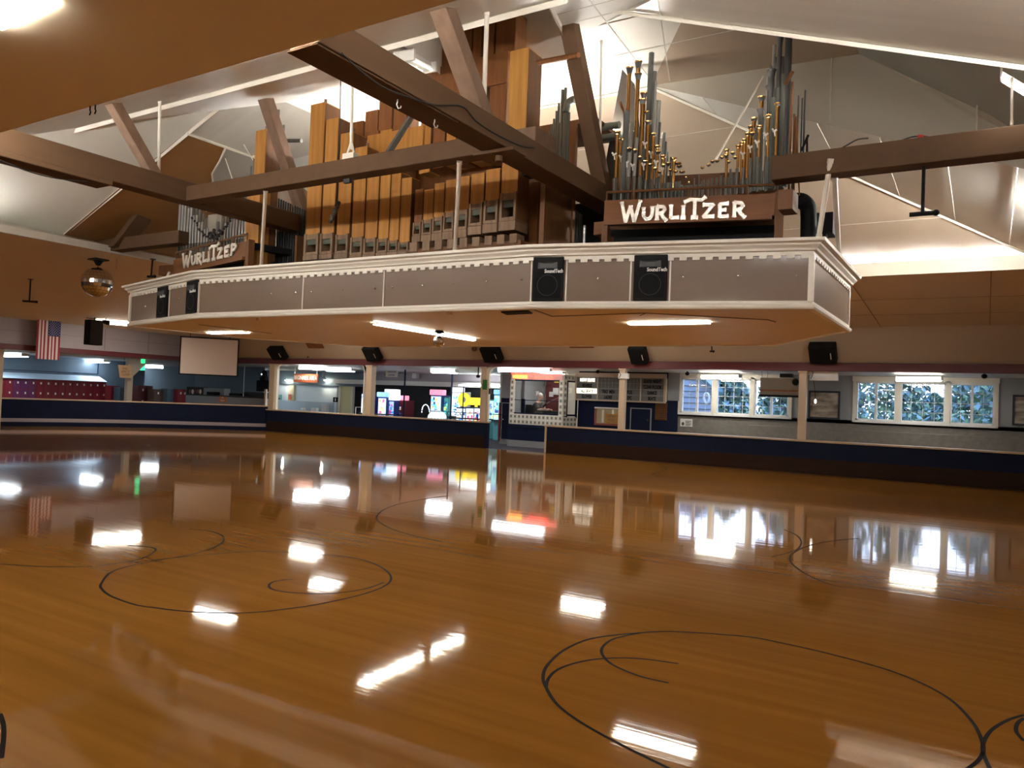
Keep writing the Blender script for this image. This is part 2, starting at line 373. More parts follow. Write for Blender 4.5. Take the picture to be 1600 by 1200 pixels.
# plaster patch in the plywood, a broken edge along its left side
nL = V((-kE, 0, 1)); cLp = 4.66 + kE * 15.85 - .02
mb = MB(); pts = [P(x, y, pl=(nL, cLp)) for x, y in ((353, 229), (395, 243), (400, 330), (322, 330), (326, 305), (333, 288), (331, 272), (343, 252))]
mb.face(pts, 0)
mb.tube([pts[0], pts[7], pts[6], pts[5], pts[4], pts[3]], .018, 5, 1)
struct(mb.build('ceiling_patch', [M['khaki'], M['white_trim']]))
# cream battens
def batten(name, a, b, w=.07, m='white_trim'):
    mb = MB(); mb.tube([a, b], w / 2, 4); return struct(mb.build(name, M[m]))
batten('trim_2', (hl(LY) - .4, LY, qz(LY) - .03), (-3.75, LY, qz(LY) - .03), .085)
batten('trim_3', (-4.2, 8.3, ez(-4.2) - .03), (1.05, 8.3, 4.63), .045)
batten('trim_4', (T0 - .1, 8.25, lz(T0) - .03), (-15.85, 8.4, 4.64), .07)
batten('trim_5', (T0 - .2, 11.05, TZ - .03), (T1, 11.1, TZ - .03), .045)
batten('trim_6', (T1, 11.1, TZ - .03), (1.05, 16.8, 4.45), .045)
batten('trim_7', (-3.95, LY, qz(LY) - .02), (-4.55, 8.2, qz(8.2) - .02), .06)
batten('trim_8', (-11.8, 8.25, lz(-11.8) - .02), (-11.8, 10.2, lz(-11.8) - .02), .05)
# seams of the white panels
mb = MB()
def seam(a, b, w=.018): mb.tube([a, b], w / 2, 4)
seam(q(-3.6, 7.0), (-4.45, 11.1, TZ - .005)); seam(q(-3.0, 7.4), (-4.2, 11.05, TZ - .005))
for y in (7.6, 8.3): seam(q(-4.4, y), q(hr(y), y), .015)
for y in (9.0, 9.9): seam((-4.9, y, TZ - .004), (-2.8, y, TZ - .004), .014)
for x in (-1.95, -.2): seam((x, 11.33, ez(x) + .02), (x, 11.31, min(TZ, 5.6 - .7 * (x + .05))))
for i in range(6):
    t = (i + 1) / 7; seam(V((T1, 11.1, TZ)).lerp(f[1], t) - V((0, 0, .01)), V((T1, 11.1, TZ)).lerp(V((1.05, 11.75, 4.66)), t) - V((0, 0, .01)), .014)
for i in range(3):
    y = 12.2 + i * 1.4; seam((-9, y, TZ - .386 * (y - 11.1) - .01), (-2.2 + i * .9, y, TZ - .386 * (y - 11.1) - .01), .012)
struct(mb.build('trim_9', M['satin_ceiling']))
# ------------------------------------------------------------------ outer shell of the hall
struct(MB().face([(-40, -6, 0), (9, -6, 0), (9, -6, 5), (-40, -6, 5)]).build('wall_near', M['lilac']))
struct(MB().face([(9, -6, 0), (9, 25.6, 0), (9, 25.6, 5), (9, -6, 5)]).build('wall_right', M['lilac']))
struct(MB().face([(-40, -6, 0), (-40, 31.3, 0), (-40, 31.3, 5), (-40, -6, 5)]).build('wall_outer_left', M['slate_blue']))
# cove and beam over the far rail
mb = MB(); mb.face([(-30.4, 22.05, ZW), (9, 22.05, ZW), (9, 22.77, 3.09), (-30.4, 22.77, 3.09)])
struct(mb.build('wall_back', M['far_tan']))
mb = MB()
for x in (-27.9, -23, -18, -15.7, -10.4, -9.2, -6.2, -3.6, -.7, 1.6):
    mb.obox((x, 22.06, 3.985), (.014, 0, 0), (0, .70, -.885), (0, .01, .01))
struct(mb.build('trim_10', M['soft_seam']))
struct(MB().box(-30.5, 9, 22.70, 22.90, 2.86, 3.09).build('trim_beam_back', M['maroon'], bevel=.01))
# left header and beam
mb = MB(); mb.face([(-30.4, -6, 3.0), (-30.4, 22.77, 3.0), (-30.4, 22.77, ZW + .05), (-30.4, -6, ZW + .05)])
struct(mb.build('wall_left', M['lilac']))
struct(MB().box(-30.5, -30.3, -6, 22.8, 2.86, 3.06).build('trim_beam_left', M['maroon'], bevel=.01))
mb = MB()
for y in (14, 18.0, 19.9): mb.box(-30.395, -30.385, y, y + .015, 3.1, 3.95)
mb.box(-30.39, -30.38, 12, 22, 3.55, 3.56)
struct(mb.build('trim_11', M['seam']))
# low aisle ceilings
struct(MB().face([(-12.4, 22.7, 2.87), (9, 22.7, 2.87), (9, 25.7, 2.87), (-12.4, 25.7, 2.87)]).build('ceiling_aisle', M['low_white']))
struct(MB().face([(-15.9, 22.7, 2.87), (-12.4, 22.7, 2.87), (-12.4, 27.5, 2.87), (-15.9, 27.5, 2.87)]).build('ceiling_office', M['low_white']))
struct(MB().face([(-40, 22.7, 2.87), (-15.9, 22.7, 2.87), (-15.9, 31.2, 2.87), (-40, 31.2, 2.87)]).build('ceiling_arcade', M['low_white']))
struct(MB().face([(-40, -6, 2.87), (-30.4, -6, 2.87), (-30.4, 22.7, 2.87), (-40, 22.7, 2.87)]).build('ceiling_lockers', M['pale_blue']))
# roof slabs above everything keep the sky out
mb = MB(); mb.box(-40.2, 9.2, -6.2, 25.8, 9.4, 9.5); mb.box(-40.2, -12.2, 25.8, 31.4, 3.4, 3.5)
struct(mb.build('roof', M['seam']))
for n_, a_ in (('wall_attic_near', ((-40, -6, 4.9), (9, -6, 4.9), (9, -6, 9.4), (-40, -6, 9.4))), ('wall_attic_right', ((9, -6, 4.9), (9, 25.7, 4.9), (9, 25.7, 9.4), (9, -6, 9.4))),
               ('wall_attic_left', ((-40, -6, 4.9), (-40, 25.7, 4.9), (-40, 25.7, 9.4), (-40, -6, 9.4))), ('wall_attic_back', ((-40, 25.7, 2.9), (9, 25.7, 2.9), (9, 25.7, 9.4), (-40, 25.7, 9.4))),
               ('wall_arcade_back', ((-40, 31.3, 0), (-12.2, 31.3, 0), (-12.2, 31.3, 3.4), (-40, 31.3, 3.4))), ('wall_arcade_right', ((-12.2, 25.7, 0), (-12.2, 31.3, 0), (-12.2, 31.3, 3.4), (-12.2, 25.7, 3.4)))):
    struct(MB().face(a_).build(n_, M['seam']))
# ------------------------------------------------------------------ rink rails (two-tone, capped)
M['scuffed'] = mat('scuffed_brown_kickboard', (0.022, 0.010, 0.006), 0.7, spec=0.15, noise=((1.2, 1.2, 9), (0.030, 0.014, 0.008), 0.3))
M['cap'] = mat('worn_cream_cap', (0.62, 0.48, 0.33), 0.4, noise=((3, 3, 3), (0.5, 0.37, 0.25), 0.3))
def rail(name, x0, x1, y, h=.93, split=.42, endcap=None):
    mb = MB(); mb.box(x0, x1, y, y + .16, split, h - .05, 0); mb.box(x0, x1, y - .008, y + .168, 0, split, 1); mb.box(x0 - .03, x1 + .03, y - .05, y + .22, h - .05, h, 2)
    if endcap == 'r': mb.box(x1 - .05, x1 + .02, y - .02, y + .18, 0, h - .05, 0)
    if endcap == 'l': mb.box(x0 - .02, x0 + .05, y - .02, y + .18, 0, h - .05, 2)
    return struct(mb.build(name, [M['navy'], M['scuffed'], M['cap']], bevel=.006))
rail('wall_rail_back', -26.2, -14.97, 22.77, endcap='r')
rail('wall_rail_right', -12.6, 9, 22.77, endcap='l')
mb = MB()
pts = [(-31.9, 6), (-31.9, 14.2), (-31.0, 17.0), (-29.9, 19.0), (-26.2, 22.93)]
for (xa, ya), (xb, yb) in zip(pts, pts[1:]):
    d = V((xb - xa, yb - ya, 0)); n = V((-d.y, d.x, 0)).normalized() * .14
    mb.obox((xa, ya, .30), d, n, (0, 0, .72), 0); mb.obox((xa, ya, 0), d, n * .6, (0, 0, .16), 0)
    mb.obox(V((xa, ya, .16)) - n * .1, d, n * 1.1, (0, 0, .14), 1); mb.obox(V((xa, ya, 1.02)) - n * .3, d, n * 1.7, (0, 0, .05), 2)
struct(mb.build('wall_rail_left', [M['navy'], M['lilac'], M['cap']]))
# columns standing on the far rail
for i, (x0, x1) in enumerate(((420, 428), (571, 580), (751, 759.5), (967, 976), (1247.5, 1259.5))):
    a, b = P(x0, 640, Y=22.8), P(x1, 640, Y=22.8)
    mb = MB(); mb.box(a.x, b.x, 22.74, 22.74 + (b.x - a.x) * .9, .93 if True else 0, 2.88)
    mb.box(a.x - .03, b.x + .03, 22.71, 22.77 + (b.x - a.x), 2.80, 2.86)
    o = mb.build('column', M['cream'], bevel=.012); struct(o)
mb = MB(); a = P(757, 600, Y=22.7); mb.box(a.x - .09, a.x + .09, 22.715, 22.735, 2.05, 2.4); struct(mb.build('trim_12', flat('green_sign_paint', (.02, .16, .03))))
# arched cream brackets beside the columns
for x, y in ((1249, 600), (757, 600), (764, 600)):
    pass
# ------------------------------------------------------------------ light fixtures
def fixture(label, p0, p1, w=.22, h=.07, up=(0, 0, 1), group=None, lens='lens', cat='ceiling light', name='ceiling_light'):
    p0, p1 = V(p0), V(p1); d = p1 - p0; L = d.length; d.normalize(); up = V(up); s = d.cross(up).normalized(); c = (p0 + p1) / 2
    t = thing(name, label, cat, c, group)
    mb = MB(); mb.cbox(c, d * L, s * (w * .55), up * h); mb.build('housing', M['white_metal'], t)
    mb = MB(); n = 8; prof = []
    for k in range(n + 1):
        a = math.pi * k / n; prof.append((math.cos(a) * w / 2, -math.sin(a) * h * .75))
    for i in range(n):
        (a0, b0), (a1, b1) = prof[i], prof[i + 1]; o0, o1 = c - d * L / 2 - up * h * .35, c + d * L / 2 - up * h * .35
        mb.face([o0 + s * a0 + up * b0, o1 + s * a0 + up * b0, o1 + s * a1 + up * b1, o0 + s * a1 + up * b1], 0, True)
    mb.face([c - d * L / 2 - up * h * .35 + s * a + up * b for a, b in prof]); mb.face([c + d * L / 2 - up * h * .35 + s * a + up * b for a, b in reversed(prof)])
    mb.build('lens', M[lens], t)
    for q in (-1, 1) if h > .03 else ():
        mb = MB(); mb.cbox(c + d * q * (L / 2 + .012), d * .025, s * (w * 1.04), up * (h * 1.5)); mb.build('end_cap', M['white_metal'], t)
    return t
G1 = 'lights under the organ platform'
fixture('long strip light running away under the middle of the platform', (-8.4, 9.45, 2.885), (-8.55, 12.4, 2.885), .15, .03, group=G1)
fixture('strip light under the right wing of the platform', (-4.38, 10.3, 2.893), (-3.25, 10.3, 2.893), .22, .016, group=G1)
fixture('strip light under the left wing of the platform', (-13.9, 10.5, 2.893), (-12.8, 10.5, 2.893), .22, .016, group=G1)
G2 = 'lights on the tan ceiling'
def soff(x, y): return ZE - max(0, (y - NY1)) * .069 if x > NX0 else ZE - (NX0 - x) * .0261
fixture('ceiling light on the tan ceiling left of the platform end', (-27.9, 16.1, 4.02), (-27.3, 17.9, 4.02), .4, .07, group=G2)
fixture('square bright light in the tan ceiling at the top left corner', (-6.35, 2.55, 4.37), (-5.6, 2.55, 4.385), .62, .02, group=G2)
fixture('ceiling light on the far tan ceiling behind the platform middle', (-10.35, 20.2, 4.08), (-9.1, 20.2, 4.08), .4, .07, group=G2)
fixture('ceiling light on the far tan ceiling behind the platform left end', (-21.5, 20.2, 4.08), (-20.1, 20.2, 4.08), .4, .07, group=G2)
fixture('wide light on the far tan ceiling just behind the right wing of the platform', (-5.6, 16.95, 4.30), (-4.6, 16.95, 4.30), .55, .07, group=G2)
fixture('ceiling light on the far tan ceiling behind the left wing of the platform', (-17.7, 17.6, 4.22), (-16.6, 17.6, 4.22), .55, .07, group=G2)
G3 = 'lights over the far aisle'
fixture('strip light hanging before the window group beside the marquee', P(1098, 588, Y=24.6), P(1156, 588, Y=24.3), .2, .08, group=G3)
fixture('strip light hanging before the window group right of the end column', P(1401, 591, Y=24.0), P(1471, 591, Y=23.9), .2, .08, group=G3)
G4 = 'lights over the arcade and lockers'
for lab, a, b, lens in (
        ('strip light over the restroom area, nearer the orange sign', P(467, 573, Z=2.80), P(509, 575, Z=2.80), 'lens_bright'),
        ('strip light over the restroom area, above the cream door', P(513, 577, Z=2.80), P(552, 578, Z=2.80), 'lens_bright'),
        ('strip light over the arcade machines', P(676, 579, Z=2.80), P(713, 580, Z=2.80), 'lens_bright'),
        ('strip light above the dance booth beside the projection screen', P(384, 577, Z=2.80), P(407, 579, Z=2.80), 'lens_cool'),
        ('strip light over the lockers at the far left edge', P(4, 554, Z=2.80), P(40, 554.5, Z=2.80), 'lens_cool'),
        ('strip light over the lockers right of the flag', P(116, 563, Z=2.80), P(167, 564, Z=2.80), 'lens_cool'),
        ('strip light beside the green exit signs', P(223, 571.5, Z=2.80), P(255, 573, Z=2.80), 'lens_cool')):
    fixture(lab, a, b, .34, .09, group=G4, lens=lens)
fixture('strip light along the beam above the office neon', (-15.0, 23.5, 2.80), (-12.9, 23.5, 2.80), .16, .07, lens='lens_cool')
# added lamps outside the view that brighten the floor and near ceiling
for i, (x, y) in enumerate(((-20.5, 2.0), (4.5, 2.5), (5.5, 12.0), (-27.2, 7.0), (-9.0, -.4), (-1.5, -1.5))):
    fixture('added unseen ceiling light over the near side of the rink, ' + ('left', 'right', 'right end', 'left end', 'straight above', 'behind')[i], (x, y, soff(x, y) - .04), (x + 1.3, y, soff(x + 1.3, y) - .04), .4, .07, group=G2)
M['strong_tube'] = mat('strong_fluorescent_tube', (.9, .9, .9), .4, emit=((1, .97, 00.92), 650.0))
# bare tubes lying behind the lips of the opening
def cove(label, a, b, m='tube_lamp'):
    a, b = V(a), V(b); d = (b - a).normalized()
    t = thing('fluorescent_tube', label, 'tube light', (a + b) / 2, 'tubes hidden behind the ceiling lip')
    MB().tube([a, b], .02, 8).build('tube', M[m], t)
    MB().cbox((a + b) / 2 - V((0, 0, .045)), d * (b - a).length, d.cross(UP) * .08, UP * .04).build('channel', M['white_metal'], t)
for i in range(4): cove('bare tube behind the far ceiling lip, ' + ordw(i) + ' from the right end', (.75 - i * 1.25, 16.5, 4.53), (-.35 - i * 1.25, 16.5, 4.53), 'strong_tube')
for i in range(2): cove('bare tube behind the far ceiling lip left of the organ, ' + ('nearer the middle', 'nearer the corner')[i], (-12.0 - i * 1.4, 16.5, 4.53), (-13.1 - i * 1.4, 16.5, 4.53))
for i in range(3): cove('bare tube behind the right ceiling lip, ' + ordw(i) + ' from the far corner', (.95, 16.1 - i * 1.35, 4.6), (.95, 15.0 - i * 1.35, 4.6), 'strong_tube')
for i in range(2): cove('added unseen tube behind the right ceiling lip on the near side, ' + ('nearer one', 'farther one')[i], (1.25, 4.6 + i * 1.9, 4.6), (1.25, 5.8 + i * 1.9, 4.6), 'strong_tube')  # added out of sight to brighten the near part of the right slope
for i in range(7): cove('added unseen tube behind the near ceiling lip, ' + ordw(i) + ' from the left end', (-14.0 + i * 2.1, 3.85, 4.52), (-12.8 + i * 2.1, 3.85, 4.52))  # added, never in view: light for the organ front and near slope
for i in range(2): cove('added unseen tube behind the left ceiling lip, ' + ('nearer', 'farther')[i] + ' one', (-15.35, 5.2 + i * 8, 4.55), (-15.35, 6.4 + i * 8, 4.55), 'strong_tube')  # added unseen to lighten the left roof slope
for i in range(3): cove('bare tube lying on top of the organ case, ' + ('left one', 'middle one', 'right one')[i], ((-9.4, -7.9, -5.9)[i], 10.2, 5.72), ((-8.2, -6.7, -4.7)[i], 10.2, 5.72))
# working light beside the pipe shaft, two tubes
t = thing('batten_light', 'white twin tube batten on the white ceiling beside the tall wooden pipes', 'light', P(650, 92, pl=((0, -.36, 1), 4.88 - .36 * 4.13)))
a, b = P(632, 84, pl=((0, -.36, 1), 4.80 - .36 * 4.13)), P(668, 103, pl=((0, -.36, 1), 4.80 - .36 * 4.13))
d = (b - a).normalized(); s = d.cross(V((0, -.34, .94))).normalized()
MB().cbox((a + b) / 2, d * (b - a).length, s * .14, V((0, -.34, .94)) * .06).build('housing', M['white_metal'], t)
for k in (-1, 1): MB().tube([a + s * .07 * k - UP * .07, b + s * .07 * k - UP * .07], .02, 8).build('tube', flat('dim_tube', (.9, .9, .85), .6), t)
for p in (a, b): MB().cbox(p - UP * .03, d * .1, s * .26, UP * .14).build('end_cap', M['white_metal'], t)
fixture('bright light on the dormer ceiling at the right edge of the view', P(1566, 118, Y=9.0), P(1612, 146, Y=9.0), .18, .05)
# ------------------------------------------------------------------ timber trusses
def beam(name, label, x0, x1, y0, y1, z0, z1, group='timber beams over the platform', extra=None):
    mb = MB(); mb.box(x0, x1, y0, y1, z0, z1)
    if extra: extra(mb)
    o = mb.build(name, M['brown_beam'], bevel=.012); return tag(o, label, 'beam', group)
def ex1(mb):
    mb.box(-4.73, -4.40, 4.15, 6.0, 4.385, 4.40); mb.box(-4.80, -4.28, 6.82, 7.1, 4.36, 4.40)
    mb.tube([(-4.54, 6.95, 4.40), (-4.54, 6.95, 4.30)], .045, 8)
beam('timber_beam', 'brown beam coming out of the near ceiling over the front of the platform', -4.70, -4.38, 4.15, 11.2, 4.40, 4.65, extra=ex1)
def ex2(mb): mb.box(-10.14, -9.78, 4.15, 5.8, 4.33, 4.40)
beam('timber_beam', 'brown beam entering the picture from the left edge toward the small pipes', -10.10, -9.82, 4.15, 11.2, 4.40, 4.69, extra=ex2)
beam('timber_beam', 'brown beam crossing in front of the wooden pipes', -9.82, -4.70, 6.90, 7.12, 4.40, 4.61)
beam('timber_beam', 'brown beam running right from the tall pipes past the hanging microphone bar', -2.2, 1.0, 9.12, 9.38, 4.40, 4.68)
beam('timber_beam', 'short brown beam left of the small pipes under the plywood', -16.0, -12.9, 8.95, 9.2, 4.42, 4.66)
def strut(label, pa, pb, wx=.16, wy=.22, m='pink_wood', group='diagonal roof struts'):
    pa, pb = V(pa), V(pb); d = pb - pa; s = V((1, 0, 0)); t_ = d.cross(s).normalized()
    mb = MB(); mb.obox(pa - s * wx / 2 - t_ * wy / 2, s * wx, t_ * wy, d)
    o = mb.build('roof_strut', M[m], bevel=.008); return tag(o, label, 'strut', group)
strut('pale brown strut rising left from the front beam beside a white rod', (-4.54, 6.62, 4.62), (-4.54, 5.80, 5.52), .2, .16)
strut('tall dark brown strut between the tall wooden pipes and the brass trumpets', (-4.54, 9.6, 4.60), (-4.54, 8.30, 6.62), .2, .17, 'brown_beam')
strut('brown strut above the left beam beside a white rod', (-9.96, 6.5, 4.66), (-9.96, 5.82, 5.50), .17, .14)
strut('pale brown strut above the narrow wooden tower', (-9.96, 9.3, 4.66), (-9.96, 8.25, 6.58), .2, .16)
strut('dark brown strut hanging at the edge of the plywood left of the small pipes', (-14.9, 9.0, 4.45), (-14.3, 9.1, 5.05), .2, .3, 'brown_beam')
def rod(label, a, b, r=.022, m='white_trim', group='tie rods', cat='rod'):
    mb = MB(); mb.tube([a, b], r, 8); d = (V(b) - V(a)).normalized(); mb.tube([V(b) - d * .05, V(b)], r * 1.2, 8); mb.tube([V(a), V(a) + d * .05], r * 1.2, 8)
    o = mb.build('tie_rod', M[m]); return tag(o, label, cat, group)
rod('white tie rod beside the pale strut on the front beam', (-4.54, 6.62, 4.63), (-4.5, 6.55, 5.76), .024)
rod('thin white tie rod left of the tall dark strut', (-4.54, 9.45, 4.62), (-4.54, 9.35, 6.62), .018)
rod('white tie rod rising from the left beam', (-9.96, 6.56, 4.67), (-9.96, 6.52, 5.74), .022)
t = thing('tie_rod', 'white rod with a forked foot standing on the beam before the wooden pipes', 'rod', (-6.74, 6.98, 4.61), 'tie rods')
MB().tube([(-6.74, 6.98, 4.74), (-6.74, 6.95, 5.88)], .018, 8).build('rod', M['white_trim'], t)
mb = MB(); mb.tube([(-6.74, 6.98, 4.84), (-6.80, 6.98, 4.68)], .014, 6); mb.tube([(-6.74, 6.98, 4.84), (-6.68, 6.98, 4.68)], .014, 6); mb.box(-6.84, -6.66, 6.94, 7.03, 4.61, 4.69)
mb.build('foot', M['white_trim'], t)
rod('white rod from the crossing beam to the platform beside the black shades', P(415, 297, Y=7.0), P(408, 416, Y=8.2), .026)
rod('white rod from the crossing beam down past the stepped wooden pipes', P(718, 252, Y=7.0), P(711, 391, Y=8.25), .026)
rod('thick white rod slanting to the right end of the platform, left of its pair', P(1298, 248, Y=9.1), P(1279, 373, Y=9.42), .03)
rod('thick white rod slanting to the right end of the platform, right of its pair', P(1304, 276, Y=9.3), P(1311, 402, Y=10.6), .03)
rod('short white rod at the left end of the platform', P(265, 425, Y=8.9), P(258, 437, Y=8.9), .02)
rod('thin white stay slanting down behind the brass trumpets', P(1193, 120, Y=10.6), P(1118, 250, Y=9.9), .014)
rod('thin pale stay slanting across the plaster patch', P(340, 212, Y=9.6), P(363, 280, Y=9.0), .009)
rod('thin pale stay slanting toward the narrow wooden tower', P(367, 202, Y=9.6), P(395, 250, Y=9.0), .009)
rod('white post at the right edge under the dormer', P(1581, 121, Y=8.6), P(1581, 196, Y=8.6), .012)
# cables, hooks, rope
def cable(name, label, pts, r=.008, m='cable', cat='cable'):
    o = MB().tube(smooth_path([V(p) for p in pts], 5), r, 6).build(name, M[m]); return tag(o, label, cat)
xs = -4.37
cable('cable', 'black cable sagging along the front beam', [P(534, 83, X=xs), P(560, 108, X=xs), P(600, 137, X=xs), P(640, 152, X=xs), P(680, 164, X=xs), P(722, 166, X=xs), P(745, 190, X=xs), P(780, 212, X=xs), P(815, 228, X=xs), P(835, 230, X=xs)])
cable('cable', 'thin black cable sagging under the left beam', [P(0, 250, Z=4.30), P(45, 268, Z=4.25), P(90, 279, Z=4.28), P(140, 284, Z=4.32)], .007)
cable('cable', 'white cable drooping under the beam beside the right pipe chest', [P(893, 298, Y=9.6), P(905, 306, Y=9.5), P(925, 308, Y=9.4), P(942, 309, Y=9.3)], .008, 'white_metal')
cable('cable', 'bundle of black wires rising from the right beam', [P(1310, 234, Y=9.2), P(1325, 226, Y=9.2), P(1340, 218, Y=9.2), P(1357, 216, Y=9.2)], .008)
cable('cable', 'black wire with a red plug lying along the right beam', [P(1410, 219, Y=9.25), P(1425, 214, Y=9.25), P(1440, 213, Y=9.25), P(1452, 214, Y=9.25)], .008)
o = MB().tube([P(1434, 213, Y=9.24), P(1443, 213, Y=9.24)], .018, 8).build('wire_connector', flat('red_plastic', (.5, .03, .02))); tag(o, 'red plug lying on the right beam', 'plug')
for i, (x, y) in enumerate(((621, 163), (679, 194), (610, 0))):
    if y == 0: continue
    c = P(x, y - 4, X=-4.55)
    pts = [c + V((0, .0, .02)), c, c + V((0, -.01, -.03)), c + V((0, .015, -.055)), c + V((0, .045, -.04)), c + V((0, .05, -.02))]
    o = MB().tube(pts, .006, 6).build('ceiling_hook', M['white_metal']); tag(o, ('upper', 'lower')[i] + ' white hook screwed into the front beam', 'hook', 'hooks in the front beam')
for i, (x, y) in enumerate(((141, 166), (149, 164))):
    c = P(x, y, Z=4.4); o = MB().tube([c, c - UP * .04, c + V((.015, 0, -.06)), c + V((-.005, 0, -.085))], .007, 6).build('ceiling_hook', M['black']); tag(o, ('left', 'right')[i] + ' one of the two small dark hooks at the edge of the near ceiling', 'hook', 'hooks at the ceiling edge')
t = thing('rope', 'dark rope hanging before the wooden pipes with a knotted bundle at its end', 'rope', P(528, 330, Y=7.9))
MB().tube([P(533, 84, Y=7.3), P(531, 200, Y=7.6), P(526, 318, Y=7.9)], .006, 6).build('line', M['cable'], t)
c0, c1 = P(529, 317, Y=7.9), P(517, 346, Y=7.9); mb = MB()
for i in range(9):
    c = c0.lerp(c1, i / 8); mb.ball(c + V((random.uniform(-.012, .012), 0, 0)), .035 + .008 * math.sin(i * 2.3), .035, .03, 8, 5)
mb.build('knot', flat('old_rope', (.06, .045, .03), 0, .9), t)
o = MB().cbox(P(543, 283, Y=6.86), (.10, 0, 0), (0, .04, 0), (0, 0, .05)).build('junction_box', M['darkgrey']); tag(o, 'small grey box under the beam before the wooden pipes', 'box')
# ------------------------------------------------------------------ organ platform
PP = [V((-14.38, 9.01, 0)), V((-11.24, 8.24, 0)), V((-4.92, 8.38, 0)), V((-1.72, 9.14, 0)), V((-1.72, 11.86, 0)), V((-3.3, 14.3, 0)), V((-12.9, 14.3, 0)), V((-14.38, 11.86, 0))]
def offs(d):
    n = len(PP); out = []
    for i in range(n):
        a, b, c = PP[i - 1], PP[i], PP[(i + 1) % n]
        e1, e2 = (b - a).normalized(), (c - b).normalized(); n1, n2 = V((e1.y, -e1.x, 0)), V((e2.y, -e2.x, 0))
        m = (n1 + n2).normalized(); out.append(b + m * (d / m.dot(n1)))
    return out
def sweep(mb, prof, mi=0):
    rings = [[p + V((0, 0, z)) for p in offs(o)] for o, z in prof]; k = len(PP)
    for a, b in zip(rings, rings[1:] + rings[:1]):
        for i in range(k):
            j = (i + 1) % k; mb.face([a[i], a[j], b[j], b[i]], mi)
plat = thing('organ_platform', 'cream trimmed hanging platform with glossy taupe side panels carrying the pipe organ', 'organ platform', (-8.05, 10.5, 2.9))
DECK = 3.36
mb = MB(); sweep(mb, [(0, 2.97), (0, 3.52), (-.04, 3.52), (-.04, 2.97)]); mb.build('fascia', M['laminate'], plat)
mb = MB(); mb.face([p + V((0, 0, 2.905)) for p in reversed(offs(-.01))]); mb.build('underside', M['under_deck'], plat)
mb = MB(); mb.face([p + V((0, 0, DECK)) for p in offs(-.03)]); mb.build('deck', M['black'], plat)
mb = MB(); sweep(mb, [(-.03, 2.89), (.035, 2.89), (.05, 2.91), (.05, 2.935), (.02, 2.955), (.015, 2.985), (-.03, 2.985)]); mb.build('bottom_molding', M['white_trim'], plat)
mb = MB(); sweep(mb, [(-.05, 3.50), (.02, 3.50), (.02, 3.545), (.055, 3.55), (.06, 3.575), (.10, 3.605), (.105, 3.625), (.15, 3.64), (.155, 3.675), (-.05, 3.675)]); mb.build('cornice', M['white_trim'], plat)
ring = offs(.0)
for i in (7, 0, 1, 2, 3):
    a, b = ring[i], ring[(i + 1) % 8]; d = b - a; L = d.length; d.normalize(); n = V((d.y, -d.x, 0)); k = int(L / .145); st = L / k; pts = []
    for j in range(k):
        for u, z in ((0, 3.50), (.03, 3.50), (.03, 3.466), (.03 + .085, 3.466), (.03 + .085, 3.50)): pts.append(a + d * (j * st + u) + V((0, 0, z)))
    pts += [b + V((0, 0, 3.50)), b + V((0, 0, 3.512)), a + V((0, 0, 3.512))]
    MB().prism(pts, n * .024).build('dentil_molding', M['white_trim'], plat)
mb = MB()
nA, cA = V((-.231, .973, 0)), -.231 * -4.92 + .973 * 8.38
nC, cC = V((.238, .971, 0)), .238 * -11.24 + .971 * 8.24
nB = V((-.0221, .9998, 0)); cB = nB.dot(PP[1])
for x, y, pl in ((474, 455, (nB, cB)), (600, 452, (nB, cB)), (831, 432, (nB, cB)), (885.5, 432, (nA, cA)), (986, 430, (nA, cA)), (1047.5, 430, (nA, cA)), (265, 470, (nC, cC)), (249, 470, (nC, cC)), (296, 465, (nC, cC))):
    p = P(x, y, pl=pl); MB().cbox((p.x, p.y - .006, 3.235), (.018, 0, 0), (0, .014, 0), (0, 0, .52)).build('panel_divider', M['white_trim'], plat)
for p, wx in ((PP[3], .06), (PP[0], .05), (PP[1], .03), (PP[4], .04)):
    MB().cbox((p.x, p.y - .01, 3.235), (wx, 0, 0), (0, .05, 0), (0, 0, .52)).build('corner_trim', M['white_trim'], plat)
mb = MB()
for x, y, pl in ((424, 459, 0), (462, 457, 0), (486, 456, 0), (535, 453, 0), (586, 451, 0), (613, 449, 0), (660, 446, 0), (709, 443, 0), (760, 440, 0), (815, 437, 0), (934, 435, 1), (1067, 433, 1), (1154, 431, 1), (1244, 431, 1), (280, 467, 2), (227, 479, 2)):
    p = P(x, y, pl=((nB, cB - .004), (nA, cA - .004), (nC, cC - .004))[pl]); mb.ball(p, .016, .008, .016, 8, 5)
mb.build('bolt_heads', M['chrome'], plat)
mb = MB(); a, b, c, d = [P(x, y, Z=2.90) for x, y in ((783, 487), (826, 485), (832, 489), (792, 491))]; mb.prism([a, b, c, d], (0, 0, -.012)); mb.build('underside_vent', M['black'], plat)
mb = MB()
for pts in ([(835, 484), (862, 494), (1010, 489)], [(1000, 493), (1010, 489), (1200, 499.5), (1212, 503)], [(310, 507), (425, 521)]):
    w = [P(x, y, Z=2.902) for x, y in pts]
    for a, b in zip(w, w[1:]): mb.tube([a, b], .008, 4)
mb.build('underside_seam', M['seam'], plat)
mb = MB()
for x, y in ((703, 489), (404, 498)): p = P(x, y, Z=2.89); mb.cbox(p, (.05, 0, 0), (0, .05, 0), (0, 0, .05))
mb.build('underside_bracket', M['under_deck'], plat)
